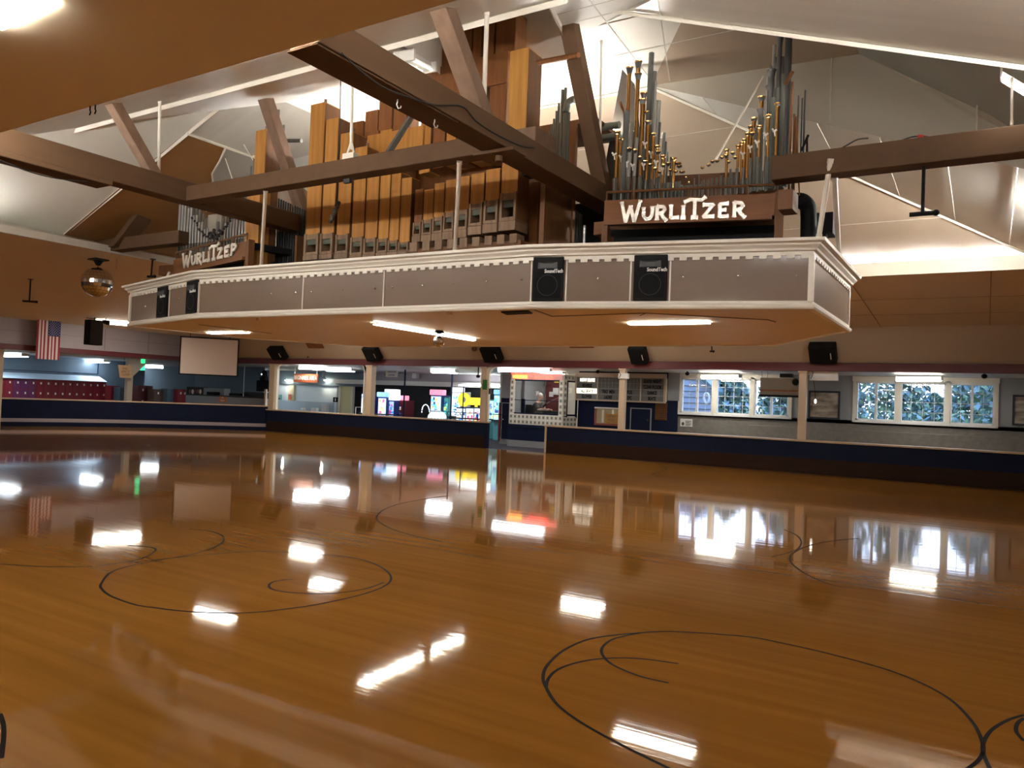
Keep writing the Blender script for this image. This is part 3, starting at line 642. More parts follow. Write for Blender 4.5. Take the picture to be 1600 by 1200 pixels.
# ------------------------------------------------------------------ lettering helpers
def text(s, o, xd, up, size, m, parent, name='lettering', ext=.004, align='LEFT', sx=1.0, bold=0.0):
    cu = bpy.data.curves.new(name, 'FONT'); cu.body = s; cu.size = size; cu.extrude = ext; cu.align_x = align; cu.offset = bold; cu.resolution_u = 3
    cu.materials.append(M[m]); ob = bpy.data.objects.new(name, cu); COL.objects.link(ob)
    x = V(xd).normalized(); u = V(up); u = (u - x * u.dot(x)).normalized(); z = x.cross(u); o = V(o)
    if parent is not None:
        q_ = parent
        while q_ is not None: o = o - q_.location; q_ = q_.parent
        ob.parent = parent
    ob.matrix_basis = Matrix(((x.x * sx, u.x, z.x, o.x), (x.y * sx, u.y, z.y, o.y), (x.z * sx, u.z, z.z, o.z), (0, 0, 0, 1)))
    return ob
STROKES = {  # letters on a unit cell, drawn as strokes with flared ends
    'W': [[(0, 1), (.24, 0), (.48, .78)], [(.48, .78), (.70, 0), (1, 1.05)]], 'U': [[(.08, .95), (.10, .3), (.3, .02), (.62, .08), (.80, .35), (.82, 1)]],
    'R': [[(.12, 0), (.12, 1)], [(.12, .98), (.6, .95), (.74, .74), (.55, .52), (.14, .46)], [(.42, .48), (.6, .2), (.9, -.08)]],
    'L': [[(.12, 1), (.12, .04), (.8, .06)]], 'i': [[(.3, .95), (.3, 0)], [(.1, .02), (.5, .02)]],
    'T': [[(.45, 1.1), (.45, 0)], [(-.25, 1.0), (.1, 1.17), (.9, 1.1), (1.15, 1.28)], [(.25, .02), (.65, .02)]],
    'Z': [[(.05, .95), (.8, .95), (.08, .05), (.85, .06)]], 'E': [[(.78, .98), (.14, .95), (.14, .04), (.8, .04)], [(.14, .5), (.62, .52)]],
    'P': [[(.12, 0), (.12, 1)], [(.12, .98), (.6, .95), (.76, .74), (.55, .5), (.14, .46)]]}
def organ_letters(o, xd, H, W, parent, last='R', m='silver'):
    """WURLiTZER in hand-cut letters: W and T tall, the rest small"""
    mb = MB(); x = V(xd).normalized(); up = UP; nrm = x.cross(up)
    seq = [('W', 0.0, 1.25, 1.5, -.12), ('U', 1.42, .78, .95, 0), ('R', 2.28, .82, 1.02, -.05), ('L', 3.2, .72, .98, .02), ('i', 3.9, .62, .95, .02), ('T', 4.38, .95, 1.18, .0), ('Z', 5.3, .85, .98, 0), ('E', 6.28, .80, .98, 0), (last, 7.2, .85, 1.05, -.02)]
    k = W / 8.05
    for ch, px, w, h, dy in seq:
        for st in STROKES[ch]:
            pts = [V(o) + x * (px + a * w) * k + up * (b * h + dy) * H for a, b in st]
            for a, b in zip(pts, pts[1:]):
                d = (b - a).normalized(); s = d.cross(nrm).normalized() * H * .13
                mb.prism([a - s - d * H * .05, b - s - d * 0 + d * H * .05, b + s + d * H * .05, a + s - d * H * .05], nrm * .02)
            for e, q_ in ((pts[0], pts[1]), (pts[-1], pts[-2])):
                d = (e - q_).normalized(); s = d.cross(nrm).normalized() * H * .19
                mb.prism([e - s + d * .03 * H, e + s + d * .03 * H, e + s * .6 - d * .17 * H, e - s * .6 - d * .17 * H], nrm * .022)
    return mb.build('lettering', M[m], parent)
# ------------------------------------------------------------------ loudspeakers set into the platform sides
def plat_speaker(label, x0, x1, y0, y1, pl, n, dirx):
    """x0..y1 is the front as seen; it stands on the side (pl) of the platform"""
    c = P((x0 + x1) / 2, (y0 + y1) / 2, pl=pl); a, b = P(x0, (y0 + y1) / 2, pl=pl), P(x1, (y0 + y1) / 2, pl=pl); w = (b - a).length
    x = V(dirx).normalized(); out = -V(n); z0, z1 = 2.99, 3.535; D = .22
    t = thing('loudspeaker', label, 'speaker', (c.x, c.y, z0), 'speakers set into the platform sides')
    o = V((c.x, c.y, 0)) - x * w / 2
    MB().obox(o + V((0, 0, z0)) - out * D, x * w, out * (D + .05), UP * (z1 - z0)).build('cabinet', M['black_gloss'], t, bevel=.008)
    f = out * .05
    mb = MB(); mb.obox(o + f + x * w * .07 + UP * (z0 + .03), x * w * .86, out * .008, UP * .33); mb.build('grille', flat('dark_grille', (.02, .02, .022), 0, .7), t)
    mb = MB(); cc = o + f + x * w * .5 + UP * (z0 + .19) + out * .009
    for k in range(24):
        a0, a1 = 2 * math.pi * k / 24, 2 * math.pi * (k + 1) / 24; r0, r1 = .125, .132
        mb.face([cc + (x * math.cos(a0) + UP * math.sin(a0)) * r0, cc + (x * math.cos(a1) + UP * math.sin(a1)) * r0, cc + (x * math.cos(a1) + UP * math.sin(a1)) * r1, cc + (x * math.cos(a0) + UP * math.sin(a0)) * r1])
    mb.build('woofer_ring', M['darkgrey'], t)
    mb = MB(); hx0, hx1, hz0, hz1 = .18, .82, z0 + .395, z0 + .475; e = out * .022
    O = [o + f + e + x * w * hx0 + UP * hz0, o + f + e + x * w * hx1 + UP * hz0, o + f + e + x * w * hx1 + UP * hz1, o + f + e + x * w * hx0 + UP * hz1]
    I = [o + f + x * w * a_ + UP * q_ + out * .002 for a_, q_ in ((.38, hz0 + .015), (.62, hz0 + .015), (.62, hz1 - .015), (.38, hz1 - .015))]
    B = [p - out * .022 for p in O]
    for i in range(4):
        j = (i + 1) % 4
        mb.face([O[i], O[j], I[j], I[i]])
        mb.face([B[i], B[j], O[j], O[i]])
    mb.face(I)
    mb.build('horn', flat('horn_grey', (.04, .04, .042), 0, .5), t)
    text('SoundTech', o + f + out * .012 + x * w * .40 + UP * (z0 + .345), x, UP, .062, 'white', t, 'logo', .003, sx=.85, bold=.002)
    return t
dA, dC = V((.973, .231, 0)), V((.971, -.238, 0))
plat_speaker('black loudspeaker in the platform front below the brown corner pipes, left of its twin', 834, 881, 393, 467, (nA, cA), nA, dA)
plat_speaker('black loudspeaker in the platform front below the big sign board', 991, 1043, 388, 467, (nA, cA), nA, dA)
plat_speaker('black loudspeaker near the left tip of the platform', 249, 264, 445, 497, (nC, cC), nC, dC)
plat_speaker('black loudspeaker at the left bend of the platform beside a white reflection', 295, 312, 434, 490, (nC, cC), nC, dC)
# ------------------------------------------------------------------ mirror balls
def mirror_ball(label, c, r, ztop, n=22):
    c = V(c); t = thing('mirror_ball', label, 'mirror ball', (c.x, c.y, ztop), 'mirror balls')
    mb = MB(); nv = n // 2
    for j in range(nv):
        t0, t1 = math.pi * j / nv, math.pi * (j + 1) / nv; k = max(6, int(n * math.sin((t0 + t1) / 2)))
        for i in range(k):
            p0, p1 = 2 * math.pi * i / k, 2 * math.pi * (i + .94) / k; t1b = t0 + (t1 - t0) * .94
            mb.face([c + V((r * math.sin(tt) * math.cos(pp), r * math.sin(tt) * math.sin(pp), r * math.cos(tt))) for tt, pp in ((t0, p0), (t1b, p0), (t1b, p1), (t0, p1))])
    mb.build('mirror_tiles', M['chrome'], t)
    MB().ball(c, r * .985, nu=24, nv=14).build('core', M['darkgrey'], t)
    MB().tube([c + UP * r, (c.x, c.y, ztop)], .008, 6).build('rod', M['darkgrey'], t)
    MB().tube([(c.x, c.y, c.z + r + .04), (c.x, c.y, c.z + r + .14), (c.x, c.y, ztop - .03)], [.04, .1, .1], 12).build('motor', M['black'], t)
    MB().cbox((c.x, c.y, ztop - .015), (r * .95, 0, 0), (0, r * .95, 0), (0, 0, .03)).build('mounting_plate', M['darkgrey'], t)
    return t
p = P(152, 441, X=-16.1); mirror_ball('large mirror ball hanging from the tan ceiling left of the platform', p, 20.5 / FPX * 18.6, soff(-16.1, p.y) , 26)
p = P(686, 524, Y=10.9); mirror_ball('small mirror ball under the platform beside the long strip light', (p.x, p.y, 2.71), .10, 2.9, 18)
# ------------------------------------------------------------------ hanging microphones
def hang_mic(label, top, bot, bar, w=.17):
    t = thing('hanging_microphone', label, 'microphone', top, 'hanging microphones')
    MB().tube([top, bot], .018, 8).build('pole', M['black'], t)
    b = V(bot); a = V(bar); mb = MB(); mb.tube([b - a * w / 2, b + a * w / 2], .025, 8); mb.ball(b + a * w * .5, .035, nu=8, nv=6); mb.build('head', M['black'], t)
    MB().cbox(V(top), (.1, 0, 0), (0, .1, 0), (0, 0, .02)).build('bracket', M['darkgrey'], t)
hang_mic('black pole with a small bar hanging from the right beam', P(1443.5, 258, Y=9.25), P(1441.5, 334, Y=9.25), (1, 0, 0), .25)
p = P(239, 395, X=-15.05); hang_mic('black pole microphone hanging left of the small pipes', (p.x, p.y, 4.4), P(236, 432, X=-15.05), (.9, .3, 0), .18)
p = P(48, 432, X=-20.3); hang_mic('thin pole microphone hanging from the tan ceiling above the flag', (p.x, p.y, soff(-20.3, p.y)), P(46, 471, X=-20.3), (.6, .8, 0), .3)
p = P(1112, 541, Y=21.3); hang_mic('tiny pole microphone hanging from the far cove above the windows', (p.x, p.y, soff(p.x, p.y)), P(1112, 549, Y=21.3), (1, 0, 0), .1)
o = MB().tube([(xx := P(183, 390, X=-15.6)).to_tuple()[:2] + (4.38,), xx.to_tuple()[:2] + (4.16,)], .012, 6).build('ceiling_peg', M['pink_wood']); tag(o, 'short brown peg under the ceiling edge right of the mirror ball', 'peg')
# ------------------------------------------------------------------ wooden pipes
def bx(mb, x0, x1, y0, y1, z0, z1, mi=0): mb.box(min(x0, x1), max(x0, x1), y0, y1, z0, z1, mi)
def wood_pipe(label, xl, xr, yt, yb, Y, depth, group, mouth=None, m='wood_pipe', foot=None, cap=False, ears=True):
    """square wooden pipe: seen from xl to xr, top at yt, foot at yb, front face at Y; mouth = height of the mouth in the frame"""
    ym = (yb + max(yt, 200)) / 2; a, b = P(xl, ym, Y=Y), P(xr, ym, Y=Y); zt, zb_ = P((xl + xr) / 2, yt, Y=Y).z, P((xl + xr) / 2, yb, Y=Y).z
    x0, x1 = a.x, b.x; w = x1 - x0
    t = thing('wooden_organ_pipe', label, 'organ pipe', ((x0 + x1) / 2, Y + depth / 2, zb_), group)
    if mouth:
        mh = P(xl, mouth, Y=Y).z - P(xl, yb, Y=Y).z
        mb = MB(); bx(mb, x0, x1, Y, Y + depth, zb_ + mh, zt); mb.build('body', M[m], t, bevel=.004)
        mb = MB(); e = w * .14
        bx(mb, x0, x0 + e, Y - .025, Y + depth, zb_, zb_ + mh * 1.25); bx(mb, x1 - e, x1, Y - .025, Y + depth, zb_, zb_ + mh * 1.25)
        bx(mb, x0 + e, x1 - e, Y - .02, Y + .02, zb_, zb_ + mh * .16); bx(mb, x0 + e, x1 - e, Y + depth - .02, Y + depth, zb_, zb_ + mh)
        mb.build('mouth_frame', M['wood_pale'], t)
        mb = MB(); bx(mb, x0 + e, x1 - e, Y + .01, Y + .04, zb_ + mh * .62, zb_ + mh * 1.0); mb.build('upper_lip', M['felt'], t)
        mb = MB(); mb.face([(x0 + e, Y + .06, zb_ + mh * .16), (x1 - e, Y + .06, zb_ + mh * .16), (x1 - e, Y + depth - .03, zb_ + mh * .62), (x0 + e, Y + depth - .03, zb_ + mh * .62)]); mb.build('languid', M['black'], t)
        mb = MB(); bx(mb, x0 + e, x1 - e, Y - .012, Y + .005, zb_ + mh * .92, zb_ + mh * 1.22); mb.build('lip_board', M['wood_pale'], t)
    else:
        mb = MB(); bx(mb, x0, x1, Y, Y + depth, zb_, zt); mb.build('body', M[m], t, bevel=.004)
    mb = MB(); bx(mb, x1 - .002, x1 + .004, Y + .01, Y + depth - .005, zb_ + .02, zt - .015); mb.build('side_board', M['wood_side'], t)
    if cap:
        mb = MB(); mb.tube([(x1 - .02, Y + .03, zt - .06), (x1 - .02, Y + .03, zt + .05)], .022, 8); mb.build('tuning_peg', M['wood_pale'], t)
    if foot:
        mb = MB(); zf = P(xl, foot, Y=Y).z; bx(mb, x0 - .004, x1 + .004, Y - .03, Y + depth, zf, zb_ - .008); mb.build('foot_block', M['wood_pale'], t)
    return t
GF = 'front row of wooden pipes on the left'
F1 = [(480, 502, 163, 398, 372), (505, 524, 186, 396.5, 371), (528.5, 548, 208, 395.5, 372), (551.5, 570, 230, 398, 376), (572, 590.5, 245, 397, 377), (592.5, 608, 262, 394, 377), (609.5, 624, 270, 393, 379), (625.5, 641, 278, 392, 381)]
for i, (a, b, yt, yb, mo) in enumerate(F1):
    wood_pipe('wooden pipe with an open mouth, ' + ordw(i) + ' from the left in the front row', a, b, yt, yb, 8.72, .34 - i * .02, GF, mo, 'wood_pipe_b' if i in (1, 5) else 'wood_pipe', foot=yb + 9, cap=i in (0, 2, 3, 4))
GS = 'stepped wooden pipes at the middle of the platform'
F2 = [(647.5, 659.5, 300, 368, 352), (661.5, 676, 300, 366.5, 348), (678, 693, 290, 364, 344), (695, 710.5, 285, 361.5, 338), (712.5, 732, 280, 358.5, 334), (735, 755, 275, 353, 325), (758, 779.5, 268, 349, 320), (783, 808, 257, 345, 310)]
for i, (a, b, yt, yb, mo) in enumerate(F2):
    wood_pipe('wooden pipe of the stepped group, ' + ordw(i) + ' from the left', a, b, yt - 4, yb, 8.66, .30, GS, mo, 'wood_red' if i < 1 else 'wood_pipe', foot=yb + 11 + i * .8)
GT = 'upper tier of wooden pipes'
TA = [(550.6, 566.5, 190, 218), (570, 589.5, 173, 211), (591, 611, 155, 209), (614, 634.5, 147, 203), (646, 664, 100, 135), (675, 698.5, 76, 131), (719.5, 733, 36, 117), (735.5, 748, 28, 112), (754.5, 768, 31, 113), (771, 801, 20, 103)]
for i, (a, b, yt, yb) in enumerate(TA):
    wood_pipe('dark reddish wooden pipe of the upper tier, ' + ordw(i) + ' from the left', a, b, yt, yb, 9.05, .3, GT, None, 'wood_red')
GB = 'wooden pipes behind the crossing beam'
TB = [(575, 590, 205, 280), (593, 611, 203, 280), (614, 634, 196, 280), (656, 672, 185, 270), (676, 694, 130, 262), (697, 712, 128, 258), (714, 731, 126, 255), (737, 757, 122, 252), (762, 788, 116, 250)]
for i, (a, b, yt, yb) in enumerate(TB):
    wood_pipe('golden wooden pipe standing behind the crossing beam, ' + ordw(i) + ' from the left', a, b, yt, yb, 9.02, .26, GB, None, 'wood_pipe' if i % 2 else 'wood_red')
wood_pipe('biggest golden wooden pipe, right of the pale strut', 792, 821, 78, 212, 8.62, .36, 'big wooden pipes', None, 'wood_pipe_b')
wood_pipe('narrow wooden tower beside the white rod left of the black shades', 395, 411, 204, 418, 8.62, .3, 'big wooden pipes', None, 'wood_pipe', cap=True)
def block(name, label, cat, x0, x1, y0, y1, Y, depth, m='wood_pale', group=None):
    a, b = P(x0, y0, Y=Y), P(x1, y1, Y=Y); mb = MB(); bx(mb, a.x, b.x, Y, Y + depth, b.z, a.z); o = mb.build(name, M[m], bevel=.006); return tag(o, label, cat, group)
block('wooden_rail', 'stepped tan rail holding the upper tier of wooden pipes, upper piece', 'rail', 680, 792, 106, 128, 8.98, .05, 'wood_red')
block('wooden_rail', 'stepped tan rail under the leftmost pipes of the upper tier', 'rail', 574, 660, 212, 231, 8.98, .05, 'wood_pipe')
block('wooden_block', 'pale brown wooden box at the foot of the biggest wooden pipe', 'box', 800, 836, 203, 226, 8.5, .55, 'pink_wood')
block('wind_chest', 'row of worn wooden pipe feet on the platform edge below the stepped pipes', 'wind chest', 634, 813, 390, 396, 8.62, .5, 'wood_side')
GK = 'worn wooden blocks along the platform edge'
for i in range(9):
    x = 640 + i * 19.5; y = 384 - i * 1.7
    block('wooden_block', 'small worn wooden block on the platform edge, ' + ordw(i) + ' from the left', 'block', x, x + 11, y - 5, y + 9, 8.60, .2, 'wood_pale', GK)
# dark case behind the pipes and shades
mb = MB(); mb.box(-9.75, -4.95, 9.5, 9.56, DECK, 5.6); mb.box(-9.75, -4.65, 9.5, 10.4, 5.6, 5.66); mb.box(-9.75, -9.7, 8.9, 9.5, DECK, 4.3); mb.box(-5.05, -4.98, 8.75, 9.5, DECK, 4.9)
tag(mb.build('organ_case', M['wood_side']), 'dark wooden case standing behind the front wooden pipes', 'organ case')
tag(MB().box(-11.0, -9.75, 9.6, 9.66, DECK, 4.6).build('backing_board', M['black']), 'black panel behind the dark shades left of the wooden pipes', 'panel'); tag(MB().box(-5.7, -4.0, 10.45, 10.5, DECK, 4.75).build('backing_board', M['black']), 'black panel behind the grey green shades right of the stepped pipes', 'panel')
for i, (x0, x1, y0, y1, Y) in enumerate(((386, 401, 300, 419, 8.55), (401, 409, 300, 417, 8.75), (830, 838, 285, 382, 9.2), (848, 858, 298, 380, 9.3))):
    block('wooden_post', ('wide wooden post left of the black shades below the crossing beam', 'thin reddish post right behind the wide wooden post', 'reddish post at the corner right of the stepped pipes', 'brown post left of the grey green shades')[i], 'post', x0, x1, y0, y1, Y, .16 if i else .22, ('wood_pipe', 'wood_red', 'wood_red', 'wood_side')[i])
# ------------------------------------------------------------------ metal pipes
def round_pipe(label, x, yt, yb, wpx, pl, m, group, lean=0.0, name='metal_organ_pipe', taper=1.0, foot=None):
    a = P(x, yb, pl=pl); c = P(x, yt, pl=pl); d = (V(a) - EYE).dot(V(CAM_F)); r = max(.008, wpx / 2 / FPX * d)
    top = V((a.x + lean, a.y, c.z)); mb = MB(); z0, z1 = a.z, c.z
    if foot:
        zf = P(x, foot, pl=pl).z
        t = thing(name, label, 'organ pipe', a, group)
        k = (zf - z0) / (z1 - z0); mid = V(a).lerp(top, k)
        mb.tube([mid, top], [r * taper, r], 10); mb.build('resonator', M[m], t)
        MB().tube([a, V(a).lerp(top, k * .9), mid], [r * .5, r * .85, r * .9], 10).build('boot', M['zinc'], t)
        return t
    mb.tube([a, top - UP * .004], [r * taper, r], 10)
    o = mb.build(name, M[m]); return tag(o, label, 'organ pipe', group)
def trumpet(label, x, yt, yb, wpx, pl, group, m='brass', foot=None, ribbon=None):
    a = P(x, yb, pl=pl); c = P(x, yt, pl=pl); d = (V(a) - EYE).dot(V(CAM_F)); rb = wpx / 2 / FPX * d
    t = thing('trumpet_organ_pipe', label, 'organ pipe', a, group)
    zf = P(x, foot, pl=pl).z if foot else a.z
    H = c.z - zf; base = V((a.x, a.y, zf)); top = V((a.x, a.y, c.z))
    zs = [0, .3, .62, .80, .90, .955, .985, 1.0]; rs = [.44, .48, .53, .58, .64, .76, .90, 1.0]
    kk = min(1.0, .42 / max(H, .05))          # bell length stays real on tall pipes
    zs = [0 if z == 0 else 1 - (1 - z) * kk if z > .6 else z * (1 - kk) for z in zs]
    mb = MB(); mb.tube([base.lerp(top, z) for z in zs], [rb * r for r in rs], 12, caps=False)
    mb.tube([top - UP * .004, top + UP * .008, top + UP * .006], [rb * .99, rb * 1.06, rb * .96], 12, caps=False)
    mb.build('bell', M[m], t)
    MB().tube([base.lerp(top, .9), top - UP * .01], [rb * .3, rb * .9], 12).build('bell_inside', M['dark_bell'], t)
    if foot: MB().tube([a, V((a.x, a.y, zf - .12)), V((a.x, a.y, zf + .03))], [rb * .34, rb * .46, rb * .48], 8).build('boot', M['zinc'], t)
    if ribbon:
        r = P(x, ribbon, pl=pl); mb = MB(); rr = rb * .55
        mb.tube([r + V((-rr, -rr * .6, 0)), r + V((rr, -rr * .6, .01))], .009, 5); mb.tube([r + V((0, -rr * .8, 0)), r + V((-rr * 1.3, -rr, .035))], .012, 5); mb.tube([r + V((0, -rr * .8, 0)), r + V((rr * 1.4, -rr, .02))], .012, 5); mb.tube([r + V((0, -rr * .8, 0)), r + V((rr * .4, -rr, -.06))], .008, 5)
        mb.build('ribbon', M['ribbon'], t)
    return t
fr, md, bk = (nA, cA + .52), (nA, cA + .72), (nA, cA + .95)
rail_y = lambda x: 322 - (x - 948) * .112              # top edge of the sign board along the right wing
GZ = 'grey pipe feet in the front of the right pipe rank'
FEET = [957, 968.5, 979, 988.5, 998, 1006, 1015, 1023, 1028, 1035, 1041, 1047, 1053, 1059, 1064.5, 1071, 1078, 1085, 1091, 1097, 1104.5, 1110.5, 1117.5, 1124, 1130.5, 1139, 1149, 1159, 1169.5, 1181, 1194, 1208]
# brass trumpets of the right wing: x, bell top, bell width, row, ribbon
BR = [(960.6, 207, 10, 0, 243), (966, 218, 8, 1, None), (971, 220, 8.5, 0, 247), (975.9, 107, 12, 2, None), (980, 233, 9, 0, 255), (989.5, 98, 12.5, 2, None), (989.8, 117, 11.5, 1, None), (989, 235, 9, 0, 260), (997, 246, 8, 0, None), (998.5, 157, 12, 1, None), (1000, 147, 11, 2, None), (1006, 252.5, 8, 0, 259), (1007.5, 176, 10, 2, None), (1008.6, 191, 10.5, 1, 226), (1014, 257.5, 8, 0, None), (1017.5, 210, 10, 1, 241), (1022, 263, 7, 0, None), (1024.5, 229, 9, 1, None), (1025.6, 237.5, 9, 0, 255), (1029, 269, 7, 0, None), (1034, 244, 9, 1, None), (1035, 258, 7, 0, 266), (1042, 255.6, 9, 1, None), (1046, 266, 7, 0, None), (1051, 248, 9.5, 1, None), (1054, 268, 7, 0, None), (1058, 255.6, 9.5, 1, None), (1059.5, 260, 9, 0, None), (1064.3, 269, 9, 0, None), (1070.5, 278, 7, 0, None), (1075.5, 285, 5, 0, None),
      (1096, 262, 6, 0, None), (1105.6, 258, 6.5, 0, None), (1111.3, 252.5, 7, 0, None), (1118.7, 251.5, 7, 0, None), (1126, 245.5, 7, 0, None), (1132.5, 243, 8, 1, None), (1133.7, 235, 9, 2, None), (1137, 253, 6, 0, None), (1143, 239, 7.5, 0, None), (1147, 246, 7, 0, None), (1151, 228.5, 8, 1, None), (1157, 223, 8, 1, None), (1161, 218.5, 9, 1, 242), (1165.5, 209, 9, 1, None), (1170, 198.5, 9.5, 2, None), (1172.5, 208.5, 9, 0, 232), (1174.5, 186, 11, 2, None), (1183.5, 198, 9.5, 0, 224), (1185.6, 153, 12.5, 2, None), (1197, 181, 9.5, 0, 212), (1210.5, 163, 9.5, 0, 206)]
GBR = 'brass trumpet pipes of the right wing'
BR.sort(key=lambda t: (t[0], t[1]))
for i, (x, yt, w, row, rib) in enumerate(BR):
    pl = (fr, md, bk)[row]; yb = rail_y(x) + 3; H = yb - yt
    ft = yb - min(42, max(18, H * .45)) if row == 0 else yb - H * .2
    trumpet('flared brass trumpet pipe, ' + ordw(i) + ' from the left on the right wing' + (', tied with white ribbon' if rib else ''), x, yt, yb, w, pl, GBR, 'brass', ft, rib)
for i, x in enumerate(FEET):
    yt = rail_y(x) - (42 if x < 1000 else 34 if x < 1030 else 26 if x < 1060 else 16 if x < 1092 else 24 if x < 1135 else 36 if x < 1165 else 50)
    round_pipe('pale grey pipe foot in the front row of the right wing, ' + ordw(i) + ' from the left', x + 1.2, yt, rail_y(x) + 4, 3.6 if 1060 < x < 1140 else 4.6, (nA, cA + .44), 'zinc', GZ, foot=rail_y(x) - 18)
GG = 'grey cylinder pipes of the right wing'
GR = [(971, 174, 9.5, 0, 'zinc'), (979, 193, 6.5, 1, 'bright_zinc'), (988, 216, 5.5, 1, 'bright_zinc'), (996.5, 233, 4.5, 1, 'zinc'), (1006.5, 84, 8.5, 2, 'zinc'), (1012.5, 113, 7, 2, 'zinc'), (1013.5, 128, 6, 2, 'bright_zinc'), (1020.6, 158, 7, 2, 'bright_zinc'), (1022.5, 192, 5.5, 2, 'zinc'), (1030.5, 208, 5.5, 2, 'bright_zinc'), (1034.5, 222, 3.5, 2, 'zinc'), (1036, 236, 3.5, 2, 'bright_zinc'), (1040, 237, 3.5, 2, 'zinc'), (1046, 245, 3, 2, 'zinc'), (1084, 278, 2, 2, 'zinc'), (1091, 273, 2, 2, 'zinc'),
      (1194, 120, 4.5, 2, 'bright_zinc'), (1198.5, 103, 4, 2, 'zinc'), (1202.8, 71, 5.5, 2, 'bright_zinc'), (1203, 154, 10, 1, 'greenzinc'), (1210, 138, 7.5, 1, 'greenzinc'), (1219.5, 117, 11, 1, 'greenzinc'), (1187, 183, 6, 1, 'greenzinc'), (1178, 200, 5.5, 1, 'zinc')]
GR.sort(key=lambda t: t[0])
for i, (x, yt, w, row, m) in enumerate(GR):
    round_pipe('plain grey cylinder pipe, ' + ordw(i) + ' from the left among the right wing pipes', x, yt, rail_y(x) + 2, w, (fr, md, bk)[row], m, GG, lean=0.03 if x < 1040 else 0.0)
GD = 'black flared pipes at the right end'
for i, (x, yt, w) in enumerate(((1184, 172, 11), (1196.3, 136, 11), (1200, 111, 14), (1210.7, 92, 12), (1211.5, 55, 13.5))):
    trumpet('black flared pipe, ' + ordw(i) + ' from the left at the tall right end of the organ', x, yt, rail_y(x), w, bk if i % 2 else md, GD, 'dark_bell')
round_pipe('tallest thick black cylinder pipe at the right end of the organ', 1225, 56, 292, 11, md, 'dark_bell', 'black cylinder pipes')
round_pipe('thick black cylinder pipe just behind the tallest one', 1218, 90, 290, 8, bk, 'dark_bell', 'black cylinder pipes')
GW = 'thin wooden reeds right of the organ'
for i, (x, yt, yb, w, m) in enumerate(((1232.5, 128, 300, 3.5, 'wood_red'), (1237.5, 178, 300, 3, 'wood_side'), (1240.5, 182, 300, 3, 'wood_red'), (1245, 149, 240, 2.2, 'darkgrey'), (1251, 153, 240, 2.2, 'darkgrey'), (1255, 141, 240, 3, 'darkgrey'))):
    round_pipe('thin dark reed pipe, ' + ordw(i) + ' from the left beyond the black cylinder pipes', x, yt, yb, w, (nA, cA + .62), m, GW)
def stick(label, a, b, r, m, name='wooden_stick'):
    o = MB().tube([a, b], r, 6).build(name, M[m]); return tag(o, label, 'stick', 'loose sticks by the organ')
stick('angled wooden arm beside the black cylinder pipes', P(1227, 132, pl=fr), P(1238.5, 112, pl=fr), .026, 'wood_side')
stick('black angled bracket standing on the right beam', P(1252, 236, pl=fr), P(1263, 211, pl=fr), .016, 'black'); stick('black upright of the bracket on the right beam', P(1261, 238, pl=fr), P(1261, 216, pl=fr), .014, 'black')
stick('thin brass wire hanging beside the right post', P(1245, 190, pl=fr), P(1249, 305, pl=fr), .008, 'wood_red'); stick('dark wooden brace between strut and tall trumpets', P(969, 160, pl=bk), P(988, 204, pl=bk), .02, 'wood_red')
stick('wooden dowel bridging the biggest wooden pipe and the dark strut', P(840, 98, Y=8.7), P(904, 86, Y=8.4), .035, 'wood_red')
stick('grey wooden prop leaning behind the crossing beam', P(606, 240, Y=8.0), P(647, 176, Y=8.6), .045, 'zinc')
# ------------------------------------------------------------------ right wing case with the big sign
def wing(prefix, pl_n, pl_c, d, corners, off, labels, letters, rail_pts):
    (x0, yt0), (x1, yt1), (x0b, yb0), (x1b, yb1) = corners
    a, b = P(x0, yt0, pl=(pl_n, pl_c + off)), P(x1, yt1, pl=(pl_n, pl_c + off)); zt = (a.z + b.z) / 2
    zb_ = (P(x0b, yb0, pl=(pl_n, pl_c + off)).z + P(x1b, yb1, pl=(pl_n, pl_c + off)).z) / 2
    d = V(d).normalized(); w = (V((b.x, b.y, 0)) - V((a.x, a.y, 0))).length; o = V((a.x, a.y, 0)); back = V(pl_n)
    t = thing('wind_chest', labels[0], 'wind chest', V((o.x, o.y, DECK)))
    mb = MB(); mb.obox(o + UP * zb_, d * w, back * .06, UP * (zt - zb_)); mb.build('sign_board', M['wood_board'], t, bevel=.006)
    mb = MB(); mb.obox(o + UP * (zb_ - .05) - back * .03, d * w * .985, back * .09, UP * .05); mb.build('lower_molding', M['wood_board'], t)
    mb = MB(); mb.obox(o + UP * (zt - .10) + back * .06, d * w, back * 1.1, UP * .1); mb.obox(o + UP * DECK + back * .5, d * w, back * .05, UP * (zb_ - DECK)); mb.build('chest_body', M['black'], t)
    MB().obox(o + UP * DECK - d * .02, d * .07, back * .07, UP * (zb_ - DECK)).build('chest_post', M['wood_side'], t); MB().obox(o + UP * DECK + d * (w + .0), d * .10, back * .1, UP * (zt + .02 - DECK)).build('chest_post', M['wood_side'], t)
    L = letters; organ_letters(P(L[0], L[1], pl=(pl_n, pl_c + off - .025)), d, L[2], L[3], t, L[4], L[5])
    r0, r1 = P(*rail_pts[0], pl=(pl_n, pl_c + off + .1)), P(*rail_pts[1], pl=(pl_n, pl_c + off + .1)); rz = (r0.z + r1.z) / 2; r0.z = r1.z = rz
    mb = MB(); mb.tube([r0, r1], .018, 6); k = 6
    for i in range(k + 1):
        q_ = r0.lerp(r1, i / k); mb.tube([q_, (q_.x, q_.y, zt)], .018 if i % 2 else .012, 6)
    mb.build('pipe_rail', M['wood_side'], t)
    return t, zt, zb_
zA = P(1078, 308, pl=(nA, cA + .3)).z
